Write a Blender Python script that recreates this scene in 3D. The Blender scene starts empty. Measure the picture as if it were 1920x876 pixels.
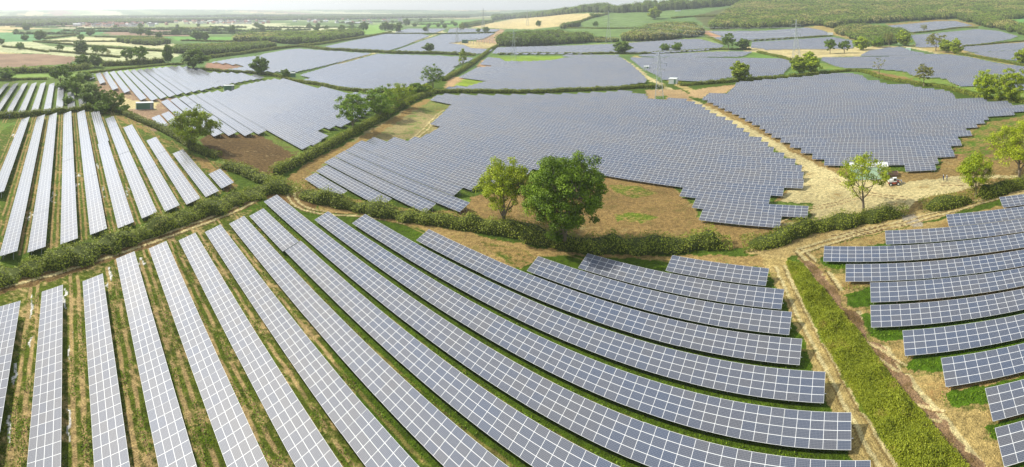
import bpy, math, random
import numpy as np
from mathutils import Vector

# ------------------------------------------------------------------ camera, sky, sun, exposure
H, F, YH, CX = 52.4, 940.0, 20.0, 960.0      # eye height (m), cylinder radius (px of the 1920 px photo), horizon row, centre column
N0 = 0.681                                    # bearing of «north» of the panel rows, clockwise from the view axis (+Y)
scene = bpy.context.scene
cd = bpy.data.cameras.new("camera")
cam = bpy.data.objects.new("camera", cd)
scene.collection.objects.link(cam)
scene.camera = cam
cam.location = (0, 0, H)
cam.rotation_euler = (math.pi / 2, 0, 0)
cd.type = 'PANO'                              # the photograph is a stitched cylindrical panorama
cd.panorama_type = 'CENTRAL_CYLINDRICAL'
cd.central_cylindrical_radius = 1.0
cd.central_cylindrical_range_u_min = -CX / F
cd.central_cylindrical_range_u_max = (1920 - CX) / F
cd.central_cylindrical_range_v_min = -(876 - YH) / F
cd.central_cylindrical_range_v_max = YH / F
cd.clip_start = 0.5
cd.clip_end = 40000

SUN_AZ, SUN_EL = math.radians(-71.5), math.radians(42)     # clockwise from +Y, above the horizon
world = bpy.data.worlds.new("World")
scene.world = world
world.use_nodes = True
wn = world.node_tree
sky = wn.nodes.new("ShaderNodeTexSky")
sky.sky_type = 'NISHITA'
sky.sun_disc = False
sky.sun_elevation = SUN_EL
sky.sun_rotation = SUN_AZ
sky.air_density = 1.0
sky.dust_density = 1.2
sky.ozone_density = 0.8
# a thin bright veil of cloud over the blue
wtc = wn.nodes.new("ShaderNodeTexCoord"); wmp = wn.nodes.new("ShaderNodeMapping"); wmp.inputs["Scale"].default_value = (1, 1, 3.5)
wno = wn.nodes.new("ShaderNodeTexNoise"); wno.inputs["Scale"].default_value = 2.2; wno.inputs["Detail"].default_value = 5
wmr = wn.nodes.new("ShaderNodeMapRange"); wmr.inputs[1].default_value = .35; wmr.inputs[2].default_value = .65; wmr.inputs[3].default_value = .35; wmr.inputs[4].default_value = .75
wmx = wn.nodes.new("ShaderNodeMix"); wmx.data_type = 'RGBA'; wmx.inputs[7].default_value = (5.6, 5.75, 5.75, 1)
wn.links.new(wtc.outputs["Generated"], wmp.inputs[0]); wn.links.new(wmp.outputs[0], wno.inputs[0]); wn.links.new(wno.outputs[0], wmr.inputs[0])
wn.links.new(wmr.outputs[0], wmx.inputs[0]); wn.links.new(sky.outputs[0], wmx.inputs[6]); wn.links.new(wmx.outputs[2], wn.nodes["Background"].inputs[0])
wn.nodes["Background"].inputs[1].default_value = 0.15
sl = bpy.data.lights.new("sun", 'SUN')
sl.energy = 4.9
sl.angle = math.radians(0.6)
sl.color = (1.0, 0.95, 0.86)
so = bpy.data.objects.new("sun", sl)
scene.collection.objects.link(so)
sd = Vector((math.sin(SUN_AZ) * math.cos(SUN_EL), math.cos(SUN_AZ) * math.cos(SUN_EL), math.sin(SUN_EL)))
so.rotation_euler = sd.to_track_quat('Z', 'Y').to_euler()
scene.view_settings.view_transform = 'Standard'
scene.view_settings.look = 'None'
scene.view_settings.gamma = 1.0
scene.view_settings.use_curve_mapping = False
scene.view_settings.exposure = 0.30
scene.cycles.max_bounces = 5
scene.cycles.diffuse_bounces = 2
scene.cycles.glossy_bounces = 2
scene.cycles.transmission_bounces = 2
scene.cycles.volume_bounces = 0
scene.cycles.transparent_max_bounces = 4
scene.cycles.caustics_reflective = False
scene.cycles.caustics_refractive = False
HAZE = 0.00017

COL = scene.collection
EV = np.array([math.cos(N0), -math.sin(N0)])   # along the rows
NV = np.array([math.sin(N0), math.cos(N0)])    # across the rows

# ------------------------------------------------------------------ terrain
def sstep(a, b, x):
    t = np.clip((x - a) / (b - a), 0, 1)
    return t * t * (3 - 2 * t)

_R = np.random.RandomState(11).rand(256, 256)
def vnoise(x, y):
    xi, yi = np.floor(x).astype(int), np.floor(y).astype(int)
    fx, fy = x - xi, y - yi
    fx, fy = fx * fx * (3 - 2 * fx), fy * fy * (3 - 2 * fy)
    g = lambda a, b: _R[a & 255, b & 255]
    return (g(xi, yi) * (1 - fx) + g(xi + 1, yi) * fx) * (1 - fy) + (g(xi, yi + 1) * (1 - fx) + g(xi + 1, yi + 1) * fx) * fy

AMP_X = [-4000, 880, 960, 1000, 1100, 1250, 1420, 1600, 1920, 2300, 3000, 9000]
AMP_Y = [0, 0, 6, 20, 52, 78, 98, 104, 98, 70, 0, 0]
def terrain(x, y):
    x, y = np.asarray(x, float), np.asarray(y, float)
    r = np.hypot(x, y)
    px = CX + F * np.arctan2(x, y)
    z = np.interp(px, AMP_X, AMP_Y) * sstep(620, 1950, r)
    far = sstep(4300, 7600, r) * (50 + 24 * vnoise(x / 1700 + 9, y / 1700)) * (1 - sstep(950, 1150, px))
    roll = sstep(1500, 3000, r) * (1 - sstep(900, 1000, px)) * 9 * (vnoise(x / 700, y / 700) - 0.4)
    return z + far + roll

def at(px, py, z=0.0):
    """ground point (raised by z) seen at a photo pixel"""
    px, py = float(px), float(py)
    a = (px - CX) / F
    s = (py - YH) / F
    sa, ca = math.sin(a), math.cos(a)
    if s > 0.09:
        r = (H - z) / s
        return np.array([r * sa, r * ca, 0.0])
    rs = np.linspace(400, 9000, 4301)
    f = H - s * rs - terrain(rs * sa, rs * ca) - z
    k = np.argmax(f <= 0)
    r = rs[k] if f[k] <= 0 else (1880.0 if 950 < px < 2100 else 9000.0)
    return np.array([r * sa, r * ca, float(terrain(r * sa, r * ca))])

def gz(x, y):
    return float(terrain(x, y))

def en_of(px, py, z=1.5):
    p = at(px, py, z)[:2]
    return float(p @ EV), float(p @ NV)

def xy_of(e, n):
    return e * EV[0] + n * NV[0], e * EV[1] + n * NV[1]

# ------------------------------------------------------------------ object helpers
def link(o, parent=None):
    COL.objects.link(o)
    if parent is not None:
        o.parent = parent
    return o

def tag(o, label=None, cat=None, group=None, kind=None):
    if label: o["label"] = label
    if cat: o["category"] = cat
    if group: o["group"] = group
    if kind: o["kind"] = kind
    return o

def empty(name, loc, rz=0.0, **kw):
    o = bpy.data.objects.new(name, None)
    o.empty_display_size = 0.5
    o.location = loc
    o.rotation_euler = (0, 0, rz)
    link(o)
    return tag(o, **kw)

def quads_mesh(name, V, Q, mats=(), uv=None, tint=None, midx=None):
    """V n x 3, Q m x 4 -> mesh, through foreach_set"""
    me = bpy.data.meshes.new(name)
    V = np.asarray(V, np.float32); Q = np.asarray(Q, np.int32)
    m = len(Q)
    me.vertices.add(len(V)); me.vertices.foreach_set("co", V.ravel())
    me.loops.add(m * 4); me.loops.foreach_set("vertex_index", Q.ravel())
    me.polygons.add(m)
    me.polygons.foreach_set("loop_start", np.arange(0, m * 4, 4, dtype=np.int32))
    me.polygons.foreach_set("loop_total", np.full(m, 4, np.int32))
    if midx is not None:
        me.polygons.foreach_set("material_index", np.asarray(midx, np.int32))
    if uv is not None:
        l = me.uv_layers.new(name="UVMap")
        l.data.foreach_set("uv", np.asarray(uv, np.float32).ravel())
    if tint is not None:
        a = me.attributes.new("tint", 'FLOAT', 'POINT')
        a.data.foreach_set("value", np.asarray(tint, np.float32))
    for mt in mats: me.materials.append(mt)
    me.update(calc_edges=True)
    me.polygons.foreach_set("use_smooth", np.zeros(m, bool))
    return me

class MB:
    """collects boxes and tubes for one mesh"""
    def __init__(s): s.v, s.q, s.m = [], [], []
    def add(s, v, q, mi=0):
        b = sum(len(a) for a in s.v)
        s.v.append(np.asarray(v, float)); s.q.append(np.asarray(q) + b); s.m += [mi] * len(q)
    def box(s, x0, x1, y0, y1, z0, z1, mi=0):
        v = [(x, y, z) for z in (z0, z1) for y in (y0, y1) for x in (x0, x1)]
        s.add(v, [(0, 2, 3, 1), (4, 5, 7, 6), (0, 1, 5, 4), (2, 6, 7, 3), (0, 4, 6, 2), (1, 3, 7, 5)], mi)
    def tube(s, pts, rad, k=5, mi=0):
        pts = [np.asarray(p, float) for p in pts]
        rad = [rad] * len(pts) if np.isscalar(rad) else rad
        vs = []
        for i, p in enumerate(pts):
            d = pts[min(i + 1, len(pts) - 1)] - pts[max(i - 1, 0)]
            d /= np.linalg.norm(d) + 1e-9
            u = np.cross(d, (0.31, 0.95, 0.05) if abs(d[2]) > .9 else (0, 0, 1)); u /= np.linalg.norm(u) + 1e-9
            w = np.cross(d, u)
            for j in range(k):
                t = 2 * math.pi * j / k
                vs.append(p + rad[i] * (math.cos(t) * u + math.sin(t) * w))
        q = []
        for i in range(len(pts) - 1):
            for j in range(k):
                q.append((i * k + j, i * k + (j + 1) % k, (i + 1) * k + (j + 1) % k, (i + 1) * k + j))
        s.add(vs, q, mi)
    def wheel(s, c, r, w, axis=1, k=16, mi=0):
        c = np.asarray(c, float); vs = []
        for sgn in (-.5, .5):
            for rr in (r, 0.001):
                for j in range(k):
                    t = 2 * math.pi * j / k
                    p = c.copy(); p[0] += rr * math.cos(t); p[2] += rr * math.sin(t); p[1] += sgn * w
                    vs.append(p)
        q = []
        for j in range(k):
            n = (j + 1) % k
            q += [(j, n, 2 * k + n, 2 * k + j), (j, k + j, k + n, n), (2 * k + j, 2 * k + n, 3 * k + n, 3 * k + j)]
        s.add(vs, q, mi)
    def mesh(s, name, mats):
        return quads_mesh(name, np.concatenate(s.v), np.concatenate(s.q), mats, midx=s.m)
    def build(s, name, mats, parent=None):
        return link(bpy.data.objects.new(name, s.mesh(name, mats)), parent)

# ------------------------------------------------------------------ node helpers and materials
class NT:
    def __init__(s, name, rough=0.9):
        s.m = bpy.data.materials.new(name); s.m.use_nodes = True
        s.t = s.m.node_tree; s.b = s.t.nodes["Principled BSDF"]
        s.b.inputs["Roughness"].default_value = rough
        s.b.inputs["Specular IOR Level"].default_value = 0.25
    def n(s, kind, **kw):
        nd = s.t.nodes.new(kind)
        for k, v in kw.items(): setattr(nd, k, v)
        return nd
    def l(s, a, b): s.t.links.new(a, b)
    def put(s, inp, v):
        if isinstance(v, bpy.types.NodeSocket): s.l(v, inp)
        else: inp.default_value = v
    def math(s, op, a, b=0.0, c=None, clamp=False):
        nd = s.n("ShaderNodeMath", operation=op, use_clamp=clamp)
        s.put(nd.inputs[0], a); s.put(nd.inputs[1], b)
        if c is not None: s.put(nd.inputs[2], c)
        return nd.outputs[0]
    def ramp(s, v, a, b, lo=0.0, hi=1.0):
        nd = s.n("ShaderNodeMapRange", interpolation_type='SMOOTHSTEP')
        s.put(nd.inputs[0], v); s.put(nd.inputs[1], a); s.put(nd.inputs[2], b); s.put(nd.inputs[3], lo); s.put(nd.inputs[4], hi)
        return nd.outputs[0]
    def mix(s, f, a, b, mode='MIX'):
        nd = s.n("ShaderNodeMix", data_type='RGBA', blend_type=mode)
        s.put(nd.inputs[0], f)
        for i, v in ((6, a), (7, b)):
            if isinstance(v, tuple): v = (*v, 1.0) if len(v) == 3 else v
            s.put(nd.inputs[i], v)
        return nd.outputs[2]
    def noise(s, vec, scale, detail=4, rough=0.55):
        nd = s.n("ShaderNodeTexNoise"); s.l(vec, nd.inputs["Vector"])
        nd.inputs["Scale"].default_value = scale; nd.inputs["Detail"].default_value = detail; nd.inputs["Roughness"].default_value = rough
        return nd.outputs[0]
    def pos(s): return s.n("ShaderNodeNewGeometry").outputs["Position"]
    def scale_col(s, col, f):
        nd = s.n("ShaderNodeVectorMath", operation='SCALE')
        s.put(nd.inputs[0], col); s.put(nd.inputs[3], f)
        return nd.outputs[0]
    def bump(s, h, strength, dist):
        nd = s.n("ShaderNodeBump"); nd.inputs["Strength"].default_value = strength; nd.inputs["Distance"].default_value = dist
        s.l(h, nd.inputs["Height"]); s.l(nd.outputs[0], s.b.inputs["Normal"])

def plain(name, col, rough=0.7, metal=0.0, var=0.12, scale=3.0):
    t = NT(name, rough)
    f = t.math('MULTIPLY_ADD', t.noise(t.pos(), scale), 2 * var, 1 - var)
    t.l(t.scale_col(t.mix(0.0, col, col), f), t.b.inputs["Base Color"])
    t.b.inputs["Metallic"].default_value = metal
    return t.m

def leaf_mat(name, c_dark, c_light, transl=0.22, odd=None):
    t = NT(name, 0.6)
    geo = t.n("ShaderNodeNewGeometry")
    at_ = t.n("ShaderNodeAttribute", attribute_name="tint")
    oi = t.n("ShaderNodeObjectInfo")
    v = t.math('MULTIPLY_ADD', geo.outputs["Random Per Island"], 0.55, t.math('MULTIPLY', at_.outputs["Fac"], 0.45))
    col = t.mix(v, c_dark, c_light)
    if odd:
        col = t.mix(t.ramp(at_.outputs["Fac"], odd[0], odd[1]), col, odd[2])
    col = t.scale_col(col, t.math('MULTIPLY_ADD', oi.outputs["Random"], 0.3, 0.85))
    t.l(col, t.b.inputs["Base Color"])
    tr = t.n("ShaderNodeBsdfTranslucent"); t.l(t.scale_col(col, 1.3), tr.inputs[0])
    mx = t.n("ShaderNodeMixShader"); mx.inputs[0].default_value = transl
    t.l(t.b.outputs[0], mx.inputs[1]); t.l(tr.outputs[0], mx.inputs[2])
    t.l(mx.outputs[0], t.t.nodes["Material Output"].inputs[0])
    return t.m

M = {}
M['yellow_leaf'] = leaf_mat('spring_oak_leaves', (.12, .165, .005), (.44, .51, .022))
M['green_leaf'] = leaf_mat('oak_leaves', (.03, .075, .002), (.28, .42, .015))
M['bright_leaf'] = leaf_mat('bright_leaves', (.10, .16, .004), (.42, .50, .018))
M['dark_leaf'] = leaf_mat('dark_leaves', (.07, .12, .010), (.21, .30, .03))
M['olive_leaf'] = leaf_mat('olive_leaves', (.13, .14, .02), (.32, .32, .06))
M['hedge_leaf'] = leaf_mat('hedge_leaves', (.08, .11, .008), (.30, .34, .03), 0.25, (.78, 1.0, (.24, .20, .07)))
M['verge_leaf'] = leaf_mat('verge_leaves', (.13, .17, .006), (.42, .46, .03), 0.3, (.80, 1.0, (.38, .28, .07)))
M['wood_leaf'] = leaf_mat('woodland_leaves', (.07, .13, .010), (.30, .40, .04), 0.28, (.60, .95, (.42, .36, .12)))
M['grass_blade'] = leaf_mat('grass_blades', (.06, .11, .004), (.24, .36, .015), 0.3)
M['bark'] = plain('bark', (.20, .16, .11), 0.95, 0, .35, 2.5)
M['hedge_core'] = plain('hedge_core', (.055, .07, .012), 1.0, 0, .3, 1.0)  # dark infill for the inner cores, added to block light
M['steel'] = plain('galvanised_steel', (.45, .46, .47), 0.5, .5)
M['pylon'] = plain('pylon_steel', (.46, .49, .47), 0.6, .2)
M['cab_green'] = plain('container_green', (.10, .19, .12), 0.5)
M['cab_pale'] = plain('container_pale_green', (.42, .60, .45), 0.5)
M['white'] = plain('white_paint', (.66, .68, .65), 0.5)
M['grey'] = plain('grey_metal', (.30, .31, .31), 0.6)
M['black'] = plain('black_rubber', (.02, .02, .02), 0.8)
M['glass'] = plain('dark_glass', (.03, .04, .05), 0.15)
M['red'] = plain('red_paint', (.42, .09, .05), 0.4)
M['brick'] = plain('brick', (.42, .27, .2), 0.9)
M['render_wall'] = plain('rendered_wall', (.72, .69, .62), 0.9)
M['roof_tile'] = plain('roof_tile', (.34, .17, .12), 0.9)
M['slate'] = plain('slate_roof', (.22, .2, .2), 0.8)
M['skin'] = plain('skin', (.5, .3, .22), 0.6)
M['navy'] = plain('navy_cloth', (.03, .045, .11), 0.9)
M['gravel'] = plain('gravel', (.5, .45, .36), 0.95, 0, .3, 1.5)

def panel_material():
    t = NT('solar_glass', 0.2)
    uv = t.n("ShaderNodeUVMap"); sep = t.n("ShaderNodeSeparateXYZ"); t.l(uv.outputs[0], sep.inputs[0])
    u, v = sep.outputs[0], sep.outputs[1]
    fu, fv = t.math('FRACT', u), t.math('FRACT', v)
    eu = t.math('MINIMUM', fu, t.math('SUBTRACT', 1.0, fu))
    ev = t.math('MINIMUM', fv, t.math('SUBTRACT', 1.0, fv))
    frame = t.math('MAXIMUM', t.math('LESS_THAN', eu, .0175), t.math('LESS_THAN', ev, .030))
    cu = t.math('FRACT', t.math('MULTIPLY', fu, 10.0)); cv = t.math('FRACT', t.math('MULTIPLY', fv, 6.0))
    cell = t.math('MAXIMUM', t.math('LESS_THAN', cu, .09), t.math('LESS_THAN', cv, .09))
    oi = t.n("ShaderNodeObjectInfo")
    comb = t.n("ShaderNodeCombineXYZ"); t.l(t.math('FLOOR', u), comb.inputs[0]); t.l(t.math('FLOOR', v), comb.inputs[1])
    t.l(t.math('MULTIPLY', oi.outputs["Random"], 91.7), comb.inputs[2])
    wn_ = t.n("ShaderNodeTexWhiteNoise", noise_dimensions='3D'); t.l(comb.outputs[0], wn_.inputs[0])
    big = t.noise(t.pos(), 0.045, 2)  # broad tone drift: bluish clusters plus uneven cloud reflection put into the colour
    tone = t.math('ADD', t.math('MULTIPLY', wn_.outputs[0], 0.55), t.math('MULTIPLY', t.ramp(big, .38, .62), 0.45))
    col = t.mix(tone, (.052, .072, .116), (.088, .090, .100))
    col = t.mix(t.math('MULTIPLY', cell, .5), col, (.40, .42, .46))
    col = t.mix(frame, col, (.66, .67, .66))
    t.l(col, t.b.inputs["Base Color"])
    t.l(t.math('MULTIPLY_ADD', frame, .05, .43), t.b.inputs["Roughness"])
    t.b.inputs["Specular IOR Level"].default_value = 0.0
    gl = t.n("ShaderNodeBsdfGlossy", distribution='BECKMANN'); gl.inputs["Roughness"].default_value = .47
    fr = t.n("ShaderNodeFresnel"); fr.inputs["IOR"].default_value = 1.45
    mx = t.n("ShaderNodeMixShader"); t.l(t.math('MINIMUM', fr.outputs[0], .034), mx.inputs[0]); t.l(t.b.outputs[0], mx.inputs[1]); t.l(gl.outputs[0], mx.inputs[2])
    sh = t.n("ShaderNodeBsdfGlossy"); sh.inputs["Roughness"].default_value = .16      # the glass itself mirrors the sky at grazing angles
    m2 = t.n("ShaderNodeMixShader"); t.l(t.math('MINIMUM', t.math('MULTIPLY', t.math('MAXIMUM', t.math('SUBTRACT', fr.outputs[0], .063), 0.0), 3.4), .46), m2.inputs[0])
    t.l(mx.outputs[0], m2.inputs[1]); t.l(sh.outputs[0], m2.inputs[2])
    t.l(m2.outputs[0], t.t.nodes["Material Output"].inputs[0])
    return t.m
M['panel'] = panel_material()
M['frame'] = plain('aluminium_frame', (.62, .63, .63), 0.4, .3)
M['panel_back'] = plain('panel_backsheet', (.35, .36, .38), 0.7)

# ------------------------------------------------------------------ field outlines, traced as ground points
FIELDS = {
 'G': ("large central field", 6.75, 3, [(880,353),(925,343),(965,328),(1005,322),(1060,322),(1115,326),(1200,337),(1280,351),(1276,366),(1302,372),(1301,388),(1319,391),(1311,410),
      (1462,418),(1465,402),(1518,405),(1520,385),(1446,378),(1448,365),(1470,362),(1472,349),(1500,347),(1507,334),(1508,308),(1487,303),(1486,297),(1466,292),(1463,285),(1446,280),(1430,265),(1413,258),(1397,250),(1385,240),
      (1367,228),(1337,213),(1307,195),(1280,187),(1253,184),(1250,187),(1212,185),(1210,176),(1160,171),(1143,173),(1112,174),(1080,176),(1048,177),(1010,177.5),(976,177.5),(948,178.5),(913,178.5),(877,178),(832,177.5),
      (818,179),(806.7,187.5),(846,196),(827,215),(810,230),(827.5,235),(817,244),(792,256),(772,260),(757,264.7),(736,260),(721,264.7),(700,260),(674,265),(660,275),(631,291),
      (611,303),(598,321),(579,330.5),(639,367.7),(657,356),(718.3,383.8),(740,369.5),(801,394.6),(821,380),(862,393.8),(881,379),(850,364.4),(868,350)]),
 'H': ("right central field", 6.85, 166.8, [(1560,310.5),(1536,298),(1514,287),(1495,277),(1476,268),(1458,258),(1442,250),(1427,238),(1413,231),(1400,224),(1387,217),(1375,211),(1363,206),(1352,201),(1342,196),(1333,191),(1317,185),
      (1328,176.7),(1363,176),(1378,162),(1380,154.7),(1410,153),(1433,150),(1460,148.5),(1485,146),(1520,144),(1540,140),(1593,137),(1617,143),(1625,150),(1648,152),(1650,157),(1678,158.5),(1707,159),(1715,164),(1742,167),(1768,169),
      (1787,177),(1795,187),(1847,186),(1850,192),(1893,192),(1900,197),(1960,196),(1960,205),(1920,207),(1897,210),(1901,215),(1846,221),(1846,227),(1829,229),(1830,235),(1812,237),(1818,251),(1797,254),(1803,269),(1780,271),
      (1786,292),(1760,294),(1762,305),(1753,307),(1755.6,319),(1700.7,321),(1694,309),(1668,310.5)]),
 'D': ("small field left of the oaks", 6.3, 0.96, [(-70,157),(92,155),(104,158),(120,166),(140,176),(163,189),(162,201),(126,204),(80,210),(7,216),(-80,226)]),
 'E': ("upper left field of bright rows", 6.2, 67.4, [(159,141),(170,139),(200,135),(250,131),(303,126.5),(320,124.5),(342,124.7),(367,128),(390,137),(398,135.5),(413,136.5),(428,136.5),(443,137.5),(462,138),(477,142),(500,143.5),
      (497,146.5),(483,148),(465,150.5),(447,154.5),(433,156.5),(420,160),(398,164),(387,167),(370,170),(357,172.5),(342,175),(330,178),(317.5,181),(302,184),(283,187.5),(263,185.5),(248,176),(232,169.5),(212.5,166),(192,155),(182,148.5),(165,146.5)]),
 'F': ("field behind the single oak", 6.2, 59.7, [(302,189.5),(333,183.5),(348,180.5),(378,175),(410,170),(423,171),(437,169),(448,164.5),(450,160.5),(487,152.5),(512,148.5),(520,147),(542,152.5),(558,157),(593,165),(602,163.5),(640,172.5),(657,177),
      (663,173.5),(688,177),(695,175),(717,177),(700,192),(690,212),(658,229),(640,239),(630,235.5),(615,242),(607,239.5),(593,246),(612,257),(597,267),(567,281),(530,266),(496,246.5),(482,252.5),(449,249.5),(422,251.5),(396,252.5),(375,247),(340,222)]),
 'I': ("wide field beyond the cross hedge", 6.6, 200.0, [(562,140.5),(582,146.5),(567,150),(580,153),(590,152),(640,165),(658,164.5),(688,170),(712,171),(733,165.5),(757,165.5),(795,157),(832,143),(847,133),(857,123.5),(843,127.5),(880,113.5),(888,108),(858,107),(833,105),(807,104.5),
      (757,103),(733,102.3),(706,101.5),(680,108.5),(640,119.5),(628,121)]),
 'J': ("bright far field behind the plantation", 6.4, 200.0, [(390,117.5),(437,109.5),(487,104.5),(492,101.5),(537,93.5),(560,91.5),(587,93.5),(613,95.5),(640,96.5),(658,98.5),(695,100.5),(640,115),(582,129),(553,134.5),(533,133),(515,134.5),(497,133.5),(470,135),(437,132.5),(413,132.5),(440,128),(459,124.5),(440,120.5),(421,118.5),(400,117)]),
 'K': ("far central field", 6.7, 240.0, [(913,108),(937,110),(945,115),(990,115.5),(1037,113),(1058,108.5),(1080,107.5),(1147,107.5),(1163,108.5),(1182,120.5),(1200,137),(1212,147.5),(1210,153),(1182,157),(1162,162),(1117,165.5),(1080,165.5),(1053,168.5),(1027,168.5),(997,168.5),(960,168.5),(930,168),(835,166.5),(842,162),(873,163),(918,150.5),(862,143.5),(883,132.5),(893,127),(933,123.5),(900,120.5)]),
 'K2': ("far central field", 6.7, 240.0, [(1053,103.3),(1160,103.6),(1160,105.6),(1060,105.8)]),
 'L': ("far field with the pale cabins", 6.8, 240.0, [(1182,108.5),(1280,107.5),(1383,109.5),(1467,110.5),(1483,115.5),(1482,123),(1468,137),(1442,142),(1405,142.5),(1352,145.5),(1347,151),(1327,152),(1280,150.5),(1243,148),(1238,143),(1205,127),(1200,123)]),
 'L2': ("far field with the pale cabins", 6.8, 240.0, [(1195,104.5),(1207,102.3),(1280,100.5),(1313,98.5),(1347,97),(1412,97),(1390,105),(1280,106.2)]),
 'M': ("far field before the woods", 6.8, 300.0, [(923,99.5),(932,89.5),(960,88.5),(1060,86),(1143,83),(1210,78.5),(1280,74),(1310,73),(1328,77.5),(1357,85.5),(1343,91.5),(1310,94.5),(1230,99.5),(1152,98),(1110,100),(960,101)]),
 'N': ("far field under the big wood", 6.8, 300.0, [(1328,58.5),(1430,58),(1513,51.5),(1543,57),(1555,62.5),(1550,66.5),(1488,71),(1403,76.5),(1377,77.5),(1360,76.7),(1335,71),(1358,69)]),
 'N2': ("far field under the big wood", 6.8, 300.0, [(1410,79),(1490,74),(1560,69.5),(1597,76),(1600,90),(1547,91),(1472,91.5),(1458,92.5),(1435,92.5),(1430,90),(1408,89)]),
 'O': ("far right field", 6.8, 300.0, [(1542,108),(1600,107.5),(1717,105),(1740,102),(1780,102.5),(1817,107.5),(1867,118.5),(1920,125.5),(1960,132),(1960,170),(1900,168),(1825,159.5),(1800,160),(1780,152),(1775,147),(1763,145),(1745,145),(1707,139),(1700,133),(1673,130),(1627,127),(1587,127),(1567,123),(1540,112)]),
 'O2': ("far right field", 6.8, 300.0, [(1613,104.3),(1630,95.5),(1667,89.5),(1690,88.5),(1708,95.5),(1735,100.5),(1717,103)]),
 'P': ("field on the hill slope", 6.8, 300.0, [(1717,80),(1708,66),(1833,54.5),(1873,58),(1908,67.5),(1893,73),(1805,86),(1750,88),(1717,87.5)]),
 'Q': ("top field against the wood", 6.8, 300.0, [(1665,48),(1755,40),(1792,39.5),(1822,47.5),(1800,50.5),(1707,60)]),
 'R': ("strips at the far right", 6.8, 300.0, [(1805,88.5),(1880,82.5),(1960,77.5),(1960,88),(1920,91.5),(1825,97.5),(1805,93)]),
 'R2': ("strips at the far right", 6.8, 300.0, [(1825,99.5),(1920,93.5),(1960,91.5),(1960,116),(1912,113),(1882,110),(1850,105)]),
 'S': ("bright fields on the far plain", 6.6, 300.0, [(608,87.5),(640,80.5),(713,65.5),(723,64),(790,64),(805,67.5),(782,75.5),(757,86),(723,96),(712,93.5),(640,91.5)]),
 'S2': ("bright fields on the far plain", 6.6, 300.0, [(740,60.5),(763,54),(837,54),(815,61.3),(762,61)]),
 'S3': ("bright fields on the far plain", 6.6, 300.0, [(828,64.5),(927,62.5),(905,73),(877,75),(850,79.5),(833,80.5),(868,84.5),(880,90),(923,93.5),(913,98.5),(898,100),(815,95.5),(748,95.5),(740,95),(790,77)]),
 'S4': ("bright fields on the far plain", 6.6, 300.0, [(843,54.5),(862,53),(937,55.5),(927,60),(840,61)]),
}

# ------------------------------------------------------------------ ground sheet
GRASS, LUSH, OLIVE = (.075, .12, .012), (.075, .14, .008), (.18, .165, .035)
TAN, PALE, BROWN, EARTH = (.36, .26, .09), (.50, .42, .20), (.125, .08, .03), (.30, .18, .07)
STUBBLE, CREAM, PGREEN, PLOUGH, GREENF, YELLOW = (.265, .18, .062), (.48, .49, .27), (.24, .30, .11), (.28, .19, .12), (.11, .18, .045), (.50, .41, .19)

ys = np.concatenate([np.arange(1090, 420, -2.0), np.arange(420, 200, -1.5), np.arange(200, 40, -0.75), np.arange(40, 25.6, -0.4)])
rr = H * F / (ys - YH)
rr = np.concatenate([[0.5, 15, 30, 40], rr, [9500, 11000, 14000]])
pxs = np.concatenate([np.arange(-90, 2012, 2.4), np.linspace(2030, 1920 + 3980, 60)[:-1]])
pxs = pxs[pxs < -90 + 2 * math.pi * F - 10]
ang = (pxs - CX) / F
A_, R_ = np.meshgrid(ang, rr)
GX, GY = R_ * np.sin(A_), R_ * np.cos(A_)
GZ = terrain(GX, GY)
nr, nc = GX.shape
idx = np.arange(nr * nc).reshape(nr, nc)
nxt = np.roll(idx, -1, axis=1)
Q = np.stack([idx[:-1], nxt[:-1], nxt[1:], idx[1:]], -1).reshape(-1, 4)
X, Y = GX.ravel(), GY.ravel()
rad = np.hypot(X, Y)
# ragged borders: look the regions up at slightly shifted places
j = np.clip(rad / 160, .55, 4)
Xj = X + j * 1.7 * (vnoise(X / 2.3, Y / 2.3) + .6 * vnoise(X / 0.9, Y / .9) - .8)
Yj = Y + j * 1.7 * (vnoise(X / 2.3 + 50, Y / 2.3) + .6 * vnoise(X / .9, Y / .9 + 70) - .8)
rj = np.hypot(Xj, Yj)
PX = CX + F * np.arctan2(Xj, Yj)
PY = YH + F * (H - terrain(Xj, Yj)) / rj
base = np.tile(np.array(GRASS), (len(X), 1)); alt = np.tile(np.array(OLIVE), (len(X), 1))
par = np.zeros((len(X), 3)); par[:, 0] = .3

def inside(pts, x, y):
    c = np.zeros(len(x), bool)
    for (x0, y0), (x1, y1) in zip(pts, pts[1:] + pts[:1]):
        if y0 == y1: continue
        t = ((y0 > y) != (y1 > y)) & (x < (x1 - x0) * (y - y0) / (y1 - y0) + x0)
        c ^= t
    return c
def setc(m, b, a, mixv):
    base[m] = b; alt[m] = a; par[m, 0] = mixv
def area(pts, b, a=OLIVE, mixv=.3, rut=None):
    P = np.array(pts)
    m = (PX >= P[:, 0].min()) & (PX <= P[:, 0].max()) & (PY >= P[:, 1].min()) & (PY <= P[:, 1].max())
    k = np.nonzero(m)[0]
    k = k[inside(list(pts), PX[k], PY[k])]
    setc(k, b, a, mixv)
    if rut is not None: par[k, 1] = rut
def seg_dist(pw, x, y):
    d = np.full(len(x), 1e9)
    for (ax, ay), (bx, by) in zip(pw, pw[1:]):
        vx, vy = bx - ax, by - ay
        t = np.clip(((x - ax) * vx + (y - ay) * vy) / (vx * vx + vy * vy + 1e-9), 0, 1)
        d = np.minimum(d, np.hypot(x - ax - t * vx, y - ay - t * vy))
    return d
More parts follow.
